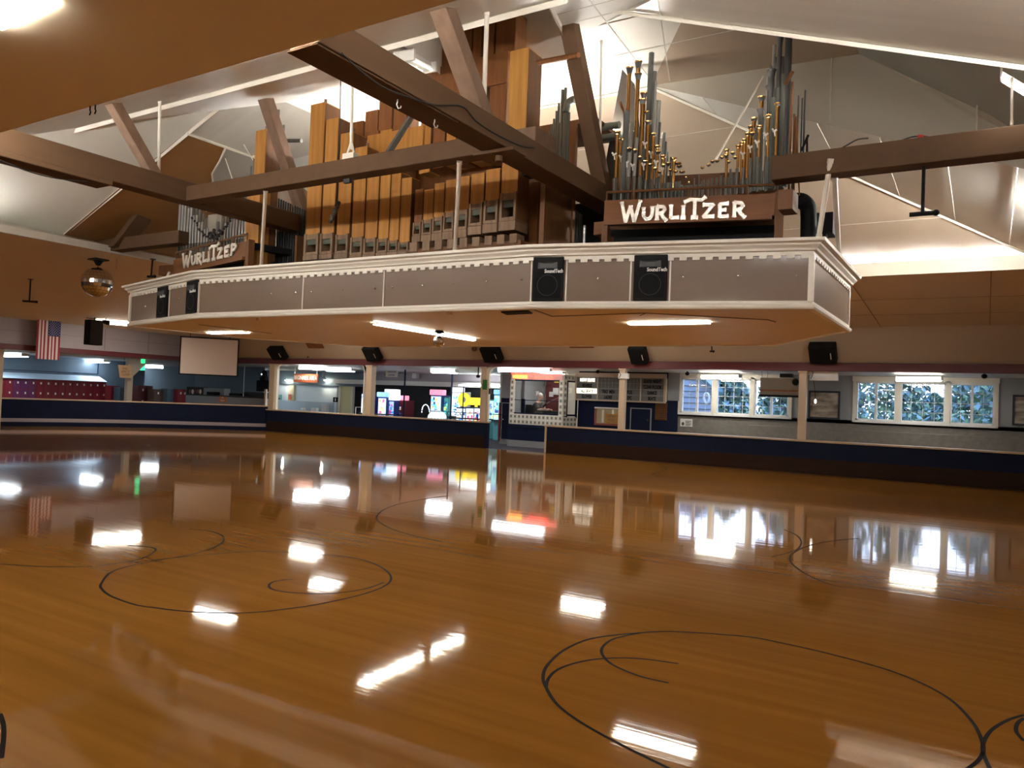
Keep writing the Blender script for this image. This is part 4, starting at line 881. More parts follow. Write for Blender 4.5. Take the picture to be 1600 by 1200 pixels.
wing('right', nA, cA, dA, ((944, 322), (1212, 292), (948, 351), (1205, 331)), .30, ['wooden pipe chest of the right wing with big silver lettering'], (971, 345, .165, P(1164, 330, pl=(nA, cA + .3)).x - P(971, 330, pl=(nA, cA + .3)).x + .05, 'R', 'silver'), ((948, 310), (1215, 278)))
wing('left', nC, cC, dC, ((271.5, 397), (384, 387), (270, 420), (366, 412)), .30, ['wooden pipe chest of the left wing with cream lettering, partly behind a post'], (286, 417, .17, P(369, 405, pl=(nC, cC + .3)).x - P(285, 405, pl=(nC, cC + .3)).x + .06, 'P', 'white_trim'), ((276, 387), (386, 375)))
a, b = P(955, 300, pl=(nA, cA + 1.2)), P(1225, 280, pl=(nA, cA + 1.2)); zt_ = P(1110, 271, pl=(nA, cA + 1.2)).z
tag(MB().obox((a.x, a.y, 4.0), (b.x - a.x, b.y - a.y, 0), nA * .03, (0, 0, zt_ - 4.0)).build('rank_backing', M['wood_side']), 'dark brown wooden board standing behind the foot of the right wing pipes', 'board')
# wooden blocks and black wind pipe at the right end
block('wooden_block', 'square wooden block capping the right post of the big pipe chest', 'block', 1216, 1238, 297, 326, 9.1, .3, 'wood_side')
t = thing('wind_pipe', 'thick black curved wind pipe at the right end of the platform', 'pipe', P(1262, 372, Y=9.9))
pts = [P(1236, 318, Y=9.7), P(1248, 313, Y=9.75), P(1258, 318, Y=9.8), P(1263, 330, Y=9.85), P(1263, 372, Y=9.9)]
MB().tube(smooth_path(pts, 4), .095, 12).build('elbow', M['black_gloss'], t)
MB().tube([P(1270, 335, Y=10.1), P(1270, 372, Y=10.1)], .09, 12).build('riser', M['black_gloss'], t)
MB().tube([P(1237, 318, Y=9.7), P(1240, 316.5, Y=9.7)], .11, 12).build('collar', M['black_gloss'], t)
block('loudspeaker', 'small black box speaker hanging at the right end of the platform', 'speaker', 1285, 1301, 332, 364, 10.2, .3, 'black_gloss')
block('black_post', 'black post under the small speaker at the right end of the platform', 'post', 1283, 1290, 364, 398, 10.2, .12, 'black')
block('wooden_block', 'tan wooden block left of the big pipe chest', 'block', 928, 943, 347, 366, 9.3, .2, 'wood_board')
block('wooden_block', 'small tan block on the platform at the foot of the big pipe chest', 'block', 939, 951, 368, 379, 9.0, .15, 'wood_board')
# ------------------------------------------------------------------ grey ranks around the wooden pipes
GQ = 'grey pipes between the biggest wooden pipe and the dark strut'
for i, (x, yt, w) in enumerate(((853.5, 210, 3), (857, 203, 3), (860, 195, 3.2), (863, 186, 3.4), (866.5, 174, 3.6), (870, 162, 4), (875, 141, 5), (879.5, 138, 5), (883, 170, 4.5), (886.5, 176, 4))):
    round_pipe('grey green pipe behind the front beam, ' + ordw(i) + ' from the left beside the biggest wooden pipe', x, yt, 256, w, (V((0, 1, 0)), 9.5), 'greenzinc', GQ)
o = MB().tube(smooth_path([P(884, 175, Y=9.45), P(887, 162, Y=9.45), P(894, 156, Y=9.45), P(899, 156, Y=9.45)], 4), .05, 10).build('curved_pipe', M['greenzinc']); tag(o, 'curved grey green pipe end beside the dark strut', 'pipe')
for i, (y0, y1) in enumerate(((200, 192), (217, 209))):
    o = MB().tube([P(932, y0, Y=9.8), P(968, y0 - 5, Y=9.8)], .05, 10).build('crossing_pipe', M['greenzinc']); tag(o, ('upper', 'lower')[i] + ' dark crossing pipe between the dark strut and the brass trumpets', 'pipe', 'dark crossing pipes')
mb = MB(); a, b, c, d_ = P(986, 85, Y=10.3), P(968, 118, Y=10.3), P(938, 300, Y=10.3), P(1000, 300, Y=10.3); mb.prism([P(972, 108, Y=10.3), P(938, 300, Y=10.3), P(1010, 300, Y=10.3), P(990, 130, Y=10.3)], (0, .04, 0)); tag(mb.build('leaning_board', flat('dark_board', (.045, .036, .026), 0, .8)), 'dark leaning board behind the tall brass trumpets', 'board')
GH = 'grey green shades right of the stepped pipes'
for i in range(15):
    x = 861 + i * 3.6 if i < 7 else 891.5 + (i - 7) * 3.1; yt = 306 + i * 2.1 if i < 7 else 324 + (i - 7) * 2.2
    round_pipe('grey green upright shade bar, ' + ordw(i) + ' from the left right of the brown post', x, yt, 381, 2.6, (V((0, 1, 0)), 9.6 + i * .07), 'greenzinc', GH)
round_pipe('thin silver pipe beside the small tan blocks', 912.5, 352, 381, 5, (V((0, 1, 0)), 9.4), 'bright_zinc', 'single silver pipes')
GL = 'black upright shades left of the wooden pipes'
for i in range(16):
    x = 420 + i * 3.7; round_pipe('black upright shade bar, ' + ordw(i) + ' from the left beside the wooden pipes', x, 306 + i * 1.6, 416, 3.0, (V((0, 1, 0)), 9.2 - i * .01), 'darkgrey', GL)
GM = 'grey pipes above the narrow wooden tower'
for i, (x, yt, w) in enumerate(((430.5, 168, 4.5), (436, 218, 3.5), (440, 196, 3.5), (444.5, 225, 3.5), (448.5, 236, 2.5), (452, 242, 2.2))):
    round_pipe('slim grey pipe right of the narrow wooden tower, ' + ordw(i) + ' from the left', x, yt, 275, w, (V((0, 1, 0)), 9.1), 'zinc', GM)
o = MB().tube([P(433, 220, Y=9.0), P(471, 220, Y=9.0)], .032, 10).build('crossing_pipe', M['zinc']); tag(o, 'grey pipe lying level before the pale strut over the wooden tower', 'pipe')
# ------------------------------------------------------------------ left wing pipes
GP = 'silver pipes of the left wing'
lr = lambda x: 397 - (x - 271) * .092
n_l = 24
for i in range(n_l):
    x = 277.5 + i * 4.55; u = abs((x - 333) / 55); yt = 366 - 62 * min(1, u) ** 1.15 + (6 if i % 2 else 0)
    round_pipe('slim silver pipe of the left wing, ' + ordw(i) + ' from the left in the front row', x, yt, lr(x) + 3, 3.0, (nC, cC + .5), 'bright_zinc', GP, foot=lr(x) - 14)
GP2 = 'dark pipes in the back row of the left wing'
for i in range(18):
    x = 279.5 + i * 6.0; u = abs((x - 333) / 55); yt = 352 - 70 * min(1, u) ** 1.2
    round_pipe('dark grey pipe of the left wing, ' + ordw(i) + ' from the left in the back row', x, yt, lr(x), 3.6, (nC, cC + .8), 'zinc', GP2)
GP3 = 'tall grey pipes above the left beam'
for i, (x, yt, w) in enumerate(((281.5, 281, 3), (295, 247, 7.5), (304.5, 275, 6.5), (388, 262, 4), (392, 253, 3.6))):
    round_pipe('tall grey pipe showing above the left beam, ' + ordw(i) + ' from the left', x, yt, lr(x), w, (nC, cC + .95), 'zinc', GP3)
block('wooden_block', 'dark wooden box at the left end of the left pipe chest', 'box', 248, 272, 415, 428, 9.6, .3, 'wood_side')
o = block('hanging_lamp_box', 'pale rectangular box standing among the left wing pipes', 'box', 325, 337, 336, 360, 9.3, .12, 'khaki')
mb = MB()
for i in range(40):
    t_ = i / 39; x = 300 + 62 * t_; y = 338 + 34 * math.sin(math.pi * t_); p = P(x, y, pl=(nC, cC + .42)); mb.ball(p + V((random.uniform(-.03, .03), 0, random.uniform(-.03, .03))), .02, nu=6, nv=4)
for i in range(14):
    p = P(327 + i * 1.6, 366 + 4 * math.sin(i), pl=(nC, cC + .42)); mb.ball(p + V((random.uniform(-.02, .02), 0, random.uniform(-.04, .04))), .03, nu=6, nv=4)
tag(mb.build('garland', flat('dark_tinsel', (.02, .018, .018), 0, .8)), 'dark garland draped across the left wing pipes', 'garland')
block('projector', 'small black spotlight hanging under the beam above the corner post', 'spotlight', 816, 831, 262, 272, 8.6, .2, 'black_gloss')
# ------------------------------------------------------------------ window wall behind the right rail
WY = 25.56
W1 = (-8.92, -5.36); W2 = (-3.42, 0.18); WZ0, WZ1 = 1.53, 2.71
mb = MB()
for x0, x1 in ((-9.0, W1[0]), (W1[1], W2[0]), (W2[1], 9)): mb.box(x0, x1, WY, WY + .12, 1.40, 2.9, 0)
mb.box(-9.0, 9, WY, WY + .12, 0, WZ0 - .02, 1); mb.box(-9.0, 9, WY - .015, WY + .12, 1.36, 1.40, 1)
for w in (W1, W2): mb.box(w[0], w[1], WY, WY + .12, WZ1, 2.9, 0); mb.box(w[0], w[1], WY, WY + .12, 1.38, WZ0, 1)
struct(mb.build('wall_window_side', [M['grey_wall'], M['wainscot']]))
def window(name, x0, x1, cols, rows, slider):
    t = bpy.data.objects.new(name, None); COL.objects.link(t); t.location = (x0, WY, WZ0); struct(t)
    mb = MB(); f = .06
    mb.box(x0, x0 + f, WY - .03, WY + .1, WZ0, WZ1); mb.box(x1 - f, x1, WY - .03, WY + .1, WZ0, WZ1); mb.box(x0, x1, WY - .03, WY + .1, WZ1 - f, WZ1); mb.box(x0, x1, WY - .03, WY + .1, WZ0, WZ0 + f * .8)
    if slider: mb.box((x0 + x1) / 2 - .035, (x0 + x1) / 2 + .035, WY - .02, WY + .08, WZ0, WZ1)
    mb.build('window_frame', M['white'], t)
    MB().box(x0 - .02, x1 + .02, WY - .10, WY + .02, WZ0 - .07, WZ0).build('window_sill', M['white'], t)
    mb = MB()
    for i in range(1, cols):
        x = x0 + (x1 - x0) * i / cols; mb.box(x - .007, x + .007, WY + .05, WY + .06, WZ0, WZ1)
    for j in range(1, rows):
        z = WZ0 + (WZ1 - WZ0) * j / rows; mb.box(x0, x1, WY + .05, WY + .06, z - .007, z + .007)
    mb.build('muntins', M['white'], t)
    MB().box(x0, x1, WY + .062, WY + .066, WZ0, WZ1).build('pane', M['glass'], t)
for i, (x0, x1, c, s) in enumerate(((-8.92, -7.80, 4, 1), (-7.72, -6.55, 4, 0), (-6.47, -5.36, 4, 1), (-3.42, -2.30, 4, 1), (-2.22, -1.02, 4, 0), (-.94, .18, 4, 1))):
    window('window_%d' % (i + 1), x0, x1, c, 4, s)
mb = MB()
for x in (-7.76, -6.51, -2.26, -.98): mb.box(x - .06, x + .06, WY - .05, WY + .02, WZ0 - .07, WZ1 + .05)
for w in (W1, W2):
    mb.box(w[0] - .10, w[1] + .10, WY - .05, WY + .0, WZ1, 2.86)
    mb.box(w[0] - .08, w[0], WY - .05, WY, WZ0 - .07, WZ1); mb.box(w[1], w[1] + .08, WY - .05, WY, WZ0 - .07, WZ1)
struct(mb.build('trim_windows', M['white_trim']))
# benches against the window wall
mb = MB(); mb.box(-6.6, 6, WY - .55, WY - .02, .25, .45); mb.box(-6.6, 6, WY - .12, WY - .02, .45, 1.22)
tag(mb.build('wall_bench', M['wainscot'], bevel=.01), 'grey built-in bench along the window wall behind the right rail', 'bench')
def framed(label, x0, x1, y0, y1, Y=WY - .02):
    a, b = P(x0, y0, Y=Y), P(x1, y1, Y=Y); t = thing('framed_picture', label, 'picture', ((a.x + b.x) / 2, Y, b.z), 'pictures on the window wall')
    MB().box(a.x, b.x, Y - .02, Y - .01, b.z, a.z).build('print', mat('old_photo', (.50, .42, .33), .6, noise=((1.8, 1.8, 7), (.20, .155, .12), .12)), t)
    mb = MB(); f = .055
    mb.box(a.x - f, b.x + f, Y - .045, Y, a.z, a.z + f); mb.box(a.x - f, b.x + f, Y - .045, Y, b.z - f, b.z); mb.box(a.x - f, a.x, Y - .045, Y, b.z, a.z); mb.box(b.x, b.x + f, Y - .045, Y, b.z, a.z)
    mb.build('frame', flat('dark_blue_frame', (.018, .025, .045)), t)
framed('dark framed faded picture right of the end column', 1267, 1309, 613, 653)
framed('dark framed picture cut by the right edge of the view', 1586, 1640, 620, 664)
def placard(name, label, cat, x0, x1, y0, y1, Y, m, lines=(), lm='black', group=None, size=None, frame=None):
    a, b = P(x0, y0, Y=Y), P(x1, y1, Y=Y); t = thing(name, label, cat, ((a.x + b.x) / 2, Y, b.z), group)
    MB().box(a.x, b.x, Y, Y + .02, b.z, a.z).build('sheet', M[m], t)
    n = len(lines); h = (a.z - b.z)
    for i, l in enumerate(lines):
        s_ = size or h / (n + .6); text(l, ((a.x + b.x) / 2, Y - .004, a.z - h * (i + .80) / (n + .15)), (1, 0, 0), UP, s_, lm, t, 'lettering', .001, 'CENTER')
    return t
t = placard('paper_notice', 'white paper notice with a small emblem at the left of the window wall', 'notice', 1063, 1081.5, 654, 667, WY - .02, 'white', ())
a = P(1067, 662, Y=WY - .03); MB().ball((a.x, WY - .024, a.z), .05, .004, .06, 10, 6).build('emblem', flat('olive_ink', (.10, .09, .03)), t)
mb = MB()
for i in range(6):
    p = P(1071, 657.5 + i * 1.5, Y=WY - .025); mb.box(p.x, p.x + .20 - (i % 3) * .03, WY - .024, WY - .02, p.z - .008, p.z + .006)
mb.build('printed_lines', M['darkgrey'], t)
# projector shelf and boxes hung before the windows
t = thing('hanging_projector_shelf', 'dark brown hanging shelf with equipment in front of the window by the end column', 'shelf', P(1217, 620, Y=23.4))
a, b = P(1188, 590, Y=23.3), P(1247, 619, Y=23.3)
MB().box(a.x, b.x, 23.3, 23.7, b.z, a.z).build('box', M['seam'], t, bevel=.01)
MB().box(a.x, b.x, 23.28, 23.3, b.z + .12, b.z + .17).build('stripe', M['wood_red'], t)
MB().tube([(a.x - .02, 23.3, b.z - .01), (b.x + .02, 23.3, b.z - .01)], .03, 8).build('lower_bar', M['black'], t)
mb = MB(); mb.tube([(a.x + .02, 23.4, a.z), (a.x + .02, 23.4, 2.87)], .006, 5); mb.tube([(a.x + .18, 23.4, a.z), (a.x + .18, 23.4, 2.87)], .006, 5); mb.build('hanger', M['black'], t)
p = P(1228, 590, Y=23.4); MB().cbox((p.x, 23.5, p.z + .06), (.34, 0, 0), (0, .25, 0), (0, 0, .11)).build('projector', M['darkgrey'], t)
p = P(1243, 597, Y=23.25); MB().ball(p, .10, .08, .10, 10, 7).build('camera_head', M['black_gloss'], t)
def heater(label, x0, x1, y0, y1, Y=23.0):
    a, b = P(x0, y0, Y=Y), P(x1, y1, Y=Y); t = thing('emergency_light', label, 'emergency light', ((a.x + b.x) / 2, Y, b.z), 'white boxes beside the columns')
    MB().box(a.x, b.x, Y, Y + .12, b.z, a.z).build('box', M['white'], t, bevel=.012)
    mb = MB(); c = (a.x + b.x) / 2; mb.tube(smooth_path([V((a.x + .04, Y - .02, a.z + .02)), V((a.x + .10, Y - .03, a.z - .05)), V((a.x + .04, Y - .02, b.z + .03))], 4), .008, 5); mb.build('cord', M['black'], t)
    return t
heater('white box with two short legs on the column beside the marquee', 966, 981, 583, 592, 22.66)
heater('white box right of the end column', 1265, 1309, 580, 595, 23.0)
t = thing('cord_lamp', 'small bright bulb on a black cord right of the end column', 'lamp', P(1274, 627, Y=23.1))
MB().tube(smooth_path([P(1268, 583, Y=23.1), P(1272, 600, Y=23.1), P(1274, 625, Y=23.1), P(1270, 631, Y=23.1), P(1266, 636, Y=23.1)], 4), .007, 5).build('cord', M['black'], t)
MB().ball(P(1274, 627, Y=23.08), .03, .03, .06, 8, 6).build('bulb', flat('bulb_glow', (1, .9, .75), 6), t)
for i, (x, y, lab) in enumerate(((1074, 584, 'tiny black camera on the aisle ceiling left of the window light'), (1538, 588, 'black camera on the aisle ceiling above the right window group'), (934, 581, 'black spotlight on the aisle ceiling above the marquee'), (747, 588, 'black spotlight left of the door opening'))):
    p = P(x, y, Y=(24.2, 23.2, 24.2, 23.2)[i]); mb = MB(); mb.ball(p, .07, .09, .06, 10, 7); mb.tube([p, (p.x, p.y, 2.87)], .02, 6); tag(mb.build('camera', M['black']), lab, 'camera', 'small cameras and spotlights')
# ------------------------------------------------------------------ outside
M['siding'] = mat('blue_grey_siding', (.50, .56, .68), .6); M['leaf_a'] = mat('dark_blue_green_leaves', (.22, .34, .37), .7); M['leaf_b'] = mat('green_leaves', (.24, .37, .22), .7); M['bark'] = mat('bark', (.06, .045, .035), .9)
struct(MB().face([(-60, 25.7, -.4), (60, 25.7, -.4), (60, 90, -.4), (-60, 90, -.4)]).build('ground_outside', mat('dusk_lawn', (.06, .09, .05), .9)))
t = thing('neighbour_house', 'pale blue sided house with a gable roof outside the leftmost window', 'house', (-14.3, 36, -.4))
hp = P(1104, 600, Y=34)
mb = MB(); x1 = P(1117, 615, Y=34).x; mb.prism([(-20, 34, -.4), (x1, 34, -.4), (x1, 34, P(1117, 615, Y=34).z), (P(1086, 585, Y=34).x, 34, P(1086, 585, Y=34).z), (-20, 34, 2.5)], (0, 6, 0)); mb.build('wall', M['siding'], t)
mb = MB()
for i in range(14): z = .6 + i * .26; mb.box(-20, x1 + .01, 33.97, 34.0, z, z + .02)
mb.build('siding_lines', M['grey_wall'], t)
a, b = P(1121, 617, Y=33.8), P(1084, 580, Y=33.8); mb = MB(); mb.obox(V((a.x, 33.6, a.z)), V((b.x - a.x, 0, b.z - a.z)), (0, 6.8, 0), (0.03, 0, .16)); mb.build('roof', flat('teal_grey_roof', (.12, .2, .22)), t)
mb = MB(); mb.tube([P(1104 + 4 * math.cos(k * .5), 622 + 8 * math.sin(k * .5), Y=33) for k in range(14)], .05, 6); mb.build('hose', M['white'], t)
def tree(label, x, y, h, w, m, seed):
    rnd = random.Random(seed); t = thing('tree', label, 'tree', (x, y, -.4), 'trees outside the windows')
    MB().tube([(x, y, -.4), (x + .1, y, h * .35), (x, y, h * .8)], [.16, .12, .04], 8).build('trunk', M['bark'], t)
    mb = MB()
    for i in range(2600):
        u = rnd.random(); a = rnd.random() * 6.28; r = w * math.sqrt(rnd.random()) * (math.sin(math.pi * min(1, .12 + u * .9)) ** .6)
        c = V((x + r * math.cos(a), y + r * math.sin(a) * .8, .1 + u * h)); s = .09 + rnd.random() * .14
        d1 = V((rnd.uniform(-1, 1), rnd.uniform(-1, 1), rnd.uniform(-1, 1))).normalized(); d2 = d1.cross(V((rnd.uniform(-1, 1), rnd.uniform(-1, 1), 1))).normalized()
        mb.face([c - d1 * s, c - d2 * s * .55, c + d1 * s, c + d2 * s * .55], rnd.randrange(2))
    mb.build('foliage', m, t)
TL = [(-10.1, 35.5, 3.3, 1.15, 0, 'nearest the house wall'), (-8.2, 37.5, 4.2, 1.1, 0, 'in the middle of the left window group'), (-6.6, 41, 5.2, 1.3, 0, 'behind the hanging shelf'), (-4.95, 34.5, 6.5, 1.15, 1, 'leafiest green one at the left pane of the right window group'), (-3.35, 38.5, 5.6, 1.2, 0, 'at the second pane of the right window group'), (-1.9, 36.5, 2.5, 1.05, 0, 'low one under the open sky of the right window group'), (-.55, 40.5, 4.8, 1.2, 0, 'tall one right of the open sky'), (.6, 35.5, 6.4, 1.05, 1, 'at the last panes of the right window group'), (2.4, 39.5, 5.5, 1.3, 0, 'beyond the last pane at the far right')]
for i, (x, y, h, w, k, lab) in enumerate(TL):
    tree('tree outside the windows, ' + lab, x, y, h, w, [M['leaf_a'], M['leaf_b']] if k == 0 else [M['leaf_b'], M['leaf_a']], 40 + i)
def hedge():
    rnd = random.Random(5); mb = MB()
    for i in range(2600):
        c = V((rnd.uniform(-9.6, 4), 32 + rnd.random() * .9, -.3 + rnd.random() * 2.25)); s = .07 + rnd.random() * .08
        d1 = V((rnd.uniform(-1, 1), rnd.uniform(-1, 1), rnd.uniform(-1, 1))).normalized(); d2 = d1.cross(V((rnd.uniform(-1, 1), rnd.uniform(-1, 1), 1))).normalized()
        mb.face([c - d1 * s, c - d2 * s * .6, c + d1 * s, c + d2 * s * .6], rnd.randrange(2))
    tag(mb.build('hedge', [M['leaf_a'], M['leaf_b']]), 'low dark hedge along the bottom of the windows outside', 'hedge')
hedge()
# ------------------------------------------------------------------ navy wall with the marquee board
MY = 25.5
mb = MB(); mb.box(P(903, 640, Y=MY).x, -9.0, MY, MY + .1, 0, 2.9, 0)
mb.box(P(1044, 600, Y=MY).x, P(1062, 600, Y=MY).x, MY - .01, MY, P(1050, 626, Y=MY).z, 2.9, 1)
struct(mb.build('wall_marquee', [M['navy'], M['grey_wall']]))
def marquee():
    Y = MY - .12; a, b = P(902, 588, Y=Y), P(1037, 625, Y=Y); z1 = 2.66; z0 = 1.86
    x0, x1 = a.x, b.x; t = thing('marquee_board', 'wide lit skate program board with cream frame and black lettering on grey panels', 'sign board', ((x0 + x1) / 2, Y, z0))
    MB().box(x0, x1, Y, Y + .12, z0, z1 + .0).build('panel', mat('marquee_grey', (.20, .205, .20), .5), t)
    mb = MB(); f = .05
    mb.box(x0 - f, x1 + f, Y - .05, Y + .12, z1, z1 + .16); mb.box(x0 - f, x1 + f, Y - .05, Y + .1, z0 - f, z0); mb.box(x0 - f, x0, Y - .05, Y + .1, z0, z1); mb.box(x1, x1 + f * 1.6, Y - .05, Y + .1, z0, z1)
    c1, c2, c3 = [P(x, 600, Y=Y).x for x in (934.5, 968, 1001.5)]
    for c in (c1, c3): mb.box(c - .018, c + .018, Y - .04, Y, z0, z1)
    mb.build('frame', M['cream'], t)
    r = [z0 + (z1 - z0) * k / 4 for k in range(5)]
    mb = MB()
    for k in (1, 2, 3): mb.box(x0, x1, Y - .006, Y, r[k] - .006, r[k] + .006)
    for s0, s1 in ((c1, c2), (c2, c3)):
        for i in range(1, 6): x = s0 + (s1 - s0) * i / 6; mb.box(x - .005, x + .005, Y - .006, Y, r[2], r[4])
    mb.build('grid_lines', flat('pale_grid', (.42, .42, .40)), t)
    MB().box(x0 + .01, c1 - .02, Y - .012, Y - .002, r[1] + .01, r[2] - .01).build('lit_panel', flat('lit_cream', (1, .93, .75), 1.1), t)
    h = (z1 - z0) / 4
    def row(s, xa, xb, k, m='black'): text(s, ((xa + xb) / 2, Y - .016, r[k] + h * .2), (1, 0, 0), UP, h * .82, m, t, 'lettering', .002, 'CENTER', .62, .006)
    row('NOW SKATE', x0, c1, 3, 'lit_cream'); row('REVERSE', x0, c1, 2); row('ALL SKATE', x0, c1, 1); row('SLOWER', x0, c1, 0)
    row('TRIO  MEN', c1, c2, 1); row('LADIES', c1, c2, 0); row('PLES', c2, c3, 1); row('SPC', c2, c3, 0)
    row('GOOD NIGHT', c3, x1, 3); row('CLEAR FLOOR', c3, x1, 2); row('DANCE', c3, x1, 1); row('SKATE', c3, x1, 0)
marquee()
# serving hatch, louvre, door in the navy wall
t = thing('serving_hatch', 'lit serving hatch with red frame left of the marquee column', 'hatch', P(950, 663, Y=MY - .02))
a, b = P(932, 638, Y=MY - .03), P(968, 663, Y=MY - .03)
MB().box(a.x, b.x, MY - .01, MY + .0, b.z, a.z).build('opening', mat('hatch_interior', (.42, .33, .20), .6), t)
mb = MB(); mb.box(a.x - .06, a.x, MY - .06, MY, b.z - .05, a.z); mb.box(a.x - .06, b.x, MY - .06, MY, b.z - .07, b.z); mb.build('frame', flat('red_frame', (.28, .07, .05)), t)
MB().box(a.x - .06, b.x, MY - .07, MY, a.z, a.z + .05).build('top_rail', M['white_metal'], t)
c0, c1 = P(946, 661, Y=MY - .05), P(968, 649, Y=MY - .05)
mb = MB()
for i in range(4): z = c0.z + (c1.z - c0.z) * i / 3.3; mb.box(c0.x, c1.x, MY - .05, MY - .03, z, z + .055)
mb.box(c0.x - .02, c0.x + .05, MY - .055, MY - .03, c0.z - .03, c1.z + .08); mb.build('slatted_bench_back', M['wood_pipe_b'], t)
mb = MB()
for x in (940.5, 956): p = P(x, 640, Y=MY - .04); mb.box(p.x, p.x + .08, MY - .03, MY - .01, P(x, 660, Y=MY).z if x < 950 else P(x, 648, Y=MY).z, p.z)
mb.build('pale_posts', flat('pale_post', (.8, .72, .58)), t)
t = thing('wall_louvre', 'brown slatted vent on the navy wall right of the blue door', 'vent', P(1033, 657, Y=MY))
a, b = P(1024.5, 629, Y=MY), P(1042, 657, Y=MY); mb = MB()
mb.box(a.x, b.x, MY - .03, MY, b.z, a.z)
for i in range(9): z = b.z + .04 + (a.z - b.z - .06) * i / 9; mb.obox((a.x + .03, MY - .06, z), (b.x - a.x - .06, 0, 0), (0, .04, .03), (0, 0, .014))
mb.build('slats', M['wood_side'], t)
a, b = P(987, 638.5, Y=MY), P(1017, 638.5, Y=MY)
o = bpy.data.objects.new('door_1', None); COL.objects.link(o); o.location = (a.x, MY, 0); struct(o)
MB().box(a.x, b.x, MY - .03, MY, 0, a.z).build('door_leaf', M['navy'], o); mb = MB(); f = .035
mb.box(a.x - f, a.x, MY - .04, MY, 0, a.z); mb.box(b.x, b.x + f, MY - .04, MY, 0, a.z); mb.box(a.x - f, b.x + f, MY - .04, MY, a.z, a.z + f); mb.build('door_frame', M['grey_wall'], o)
MB().ball((b.x - .08, MY - .07, 1.2), .04, nu=8, nv=6).build('door_handle', M['darkgrey'], o)
# ------------------------------------------------------------------ glass block office
OY = 24.72
ox0, ox1, ox2 = P(797, 620, Y=OY).x, P(880, 620, Y=OY).x, P(902, 620, Y=25.5).x
zb0 = P(830, 664, Y=OY).z
mb = MB(); mb.box(ox0 - .05, ox1, OY, OY + .12, .24, zb0, 0); mb.box(ox0 - .05, ox1, OY - .02, OY + .12, 0, .24, 1); mb.box(ox0 - .05, ox1 + .03, OY - .04, OY + .14, zb0 - .10, zb0 - .07, 0)
mb.obox((ox1, OY, 0), (ox2 - ox1, .78, 0), (.08, .06, 0), (0, 0, zb0), 0)
struct(mb.build('wall_office_base', [M['navy'], M['grey_wall']]))
M['glass_block'] = mat('glass_block', (.62, .60, .52), .15, bump=((20, 20, 20), .3)); M['mortar'] = mat('block_mortar', (.78, .75, .66), .6)
def blocks(label, o, d, n, z0, m, bw, bh, nrm):
    t = thing('glass_block_panel', label, 'glass block wall', o, 'glass block panels of the office'); d = V(d).normalized(); nrm = V(nrm).normalized()
    mb = MB(); mb.obox(V(o) + UP * (z0 - V(o).z), d * n * bw, nrm * .08, UP * m * bh); mb.build('mortar', M['mortar'], t)
    mb = MB()
    for i in range(n):
        for j in range(m):
            q_ = V(o) + d * (i + .09) * bw + UP * (z0 - V(o).z + (j + .09) * bh) - nrm * .012; mb.obox(q_, d * bw * .82, nrm * .11, UP * bh * .82, 0)
            mb.obox(q_ + d * bw * .2 + UP * bh * .2 - nrm * .004, d * bw * .42, nrm * .01, UP * bh * .42, 1)
    mb.build('blocks', [M['glass_block'], flat('block_core', (.20, .19, .15), 0, .2)], t)
W = ox1 - ox0; bw = W / 13
zt = 2.66; zn = 2.50
zw0 = P(840, 648, Y=OY).z; bh = (zw0 - zb0) / 2
blocks('two rows of glass blocks under the office window', (ox0, OY, zb0), (1, 0, 0), 13, zb0, 2, bw, bh, (0, 1, 0))
nh = int((zn - zw0) / bh)
blocks('column of glass blocks left of the office window', (ox0, OY, zw0), (1, 0, 0), 1, zw0, nh, bw, (zn - zw0) / nh, (0, 1, 0))
blocks('column of glass blocks right of the office window', (ox1 - bw, OY, zw0), (1, 0, 0), 1, zw0, nh, bw, (zn - zw0) / nh, (0, 1, 0))
dd = V((ox2 - ox1, .78, 0)); L2 = dd.length; n2 = V((-dd.y, dd.x, 0)).normalized()
blocks('glass blocks under the slanting side window of the office', (ox1, OY, zb0), dd, 4, zb0, 2, L2 / 4, bh * .9, n2)
blocks('column of glass blocks at the corner of the office', (ox1, OY, zw0), dd, 1, zw0, nh, L2 / 4, (zn - zw0) / nh, n2)
blocks('row of glass blocks above the slanting side window', (ox1, OY, 2.56), dd, 4, zn, 1, L2 / 4, .2, n2)
# side window of the office
t = thing('office_side_window', 'dark narrow slanting window of the office beside the marquee', 'window', (ox1, OY, zb0 + .3)); e = dd.normalized()
mb = MB(); o = V((ox1, OY, 0)) + e * L2 * .27
mb.obox(o + UP * (zb0 + 2 * bh), e * L2 * .73, n2 * .05, UP * .06); mb.obox(o + UP * 2.45, e * L2 * .73, n2 * .05, UP * .06); mb.obox(o + e * L2 * .68 + UP * (zb0 + .3), e * .07, n2 * .06, UP * (2.5 - zb0 - .3)); mb.obox(o + UP * (zb0 + .3), e * .05, n2 * .06, UP * (2.5 - zb0 - .3)); mb.build('frame', M['navy'], t)
MB().obox(o + UP * (zb0 + .3) + n2 * .03, e * L2 * .7, n2 * .01, UP * (2.45 - zb0 - .3)).build('pane', M['glass'], t)
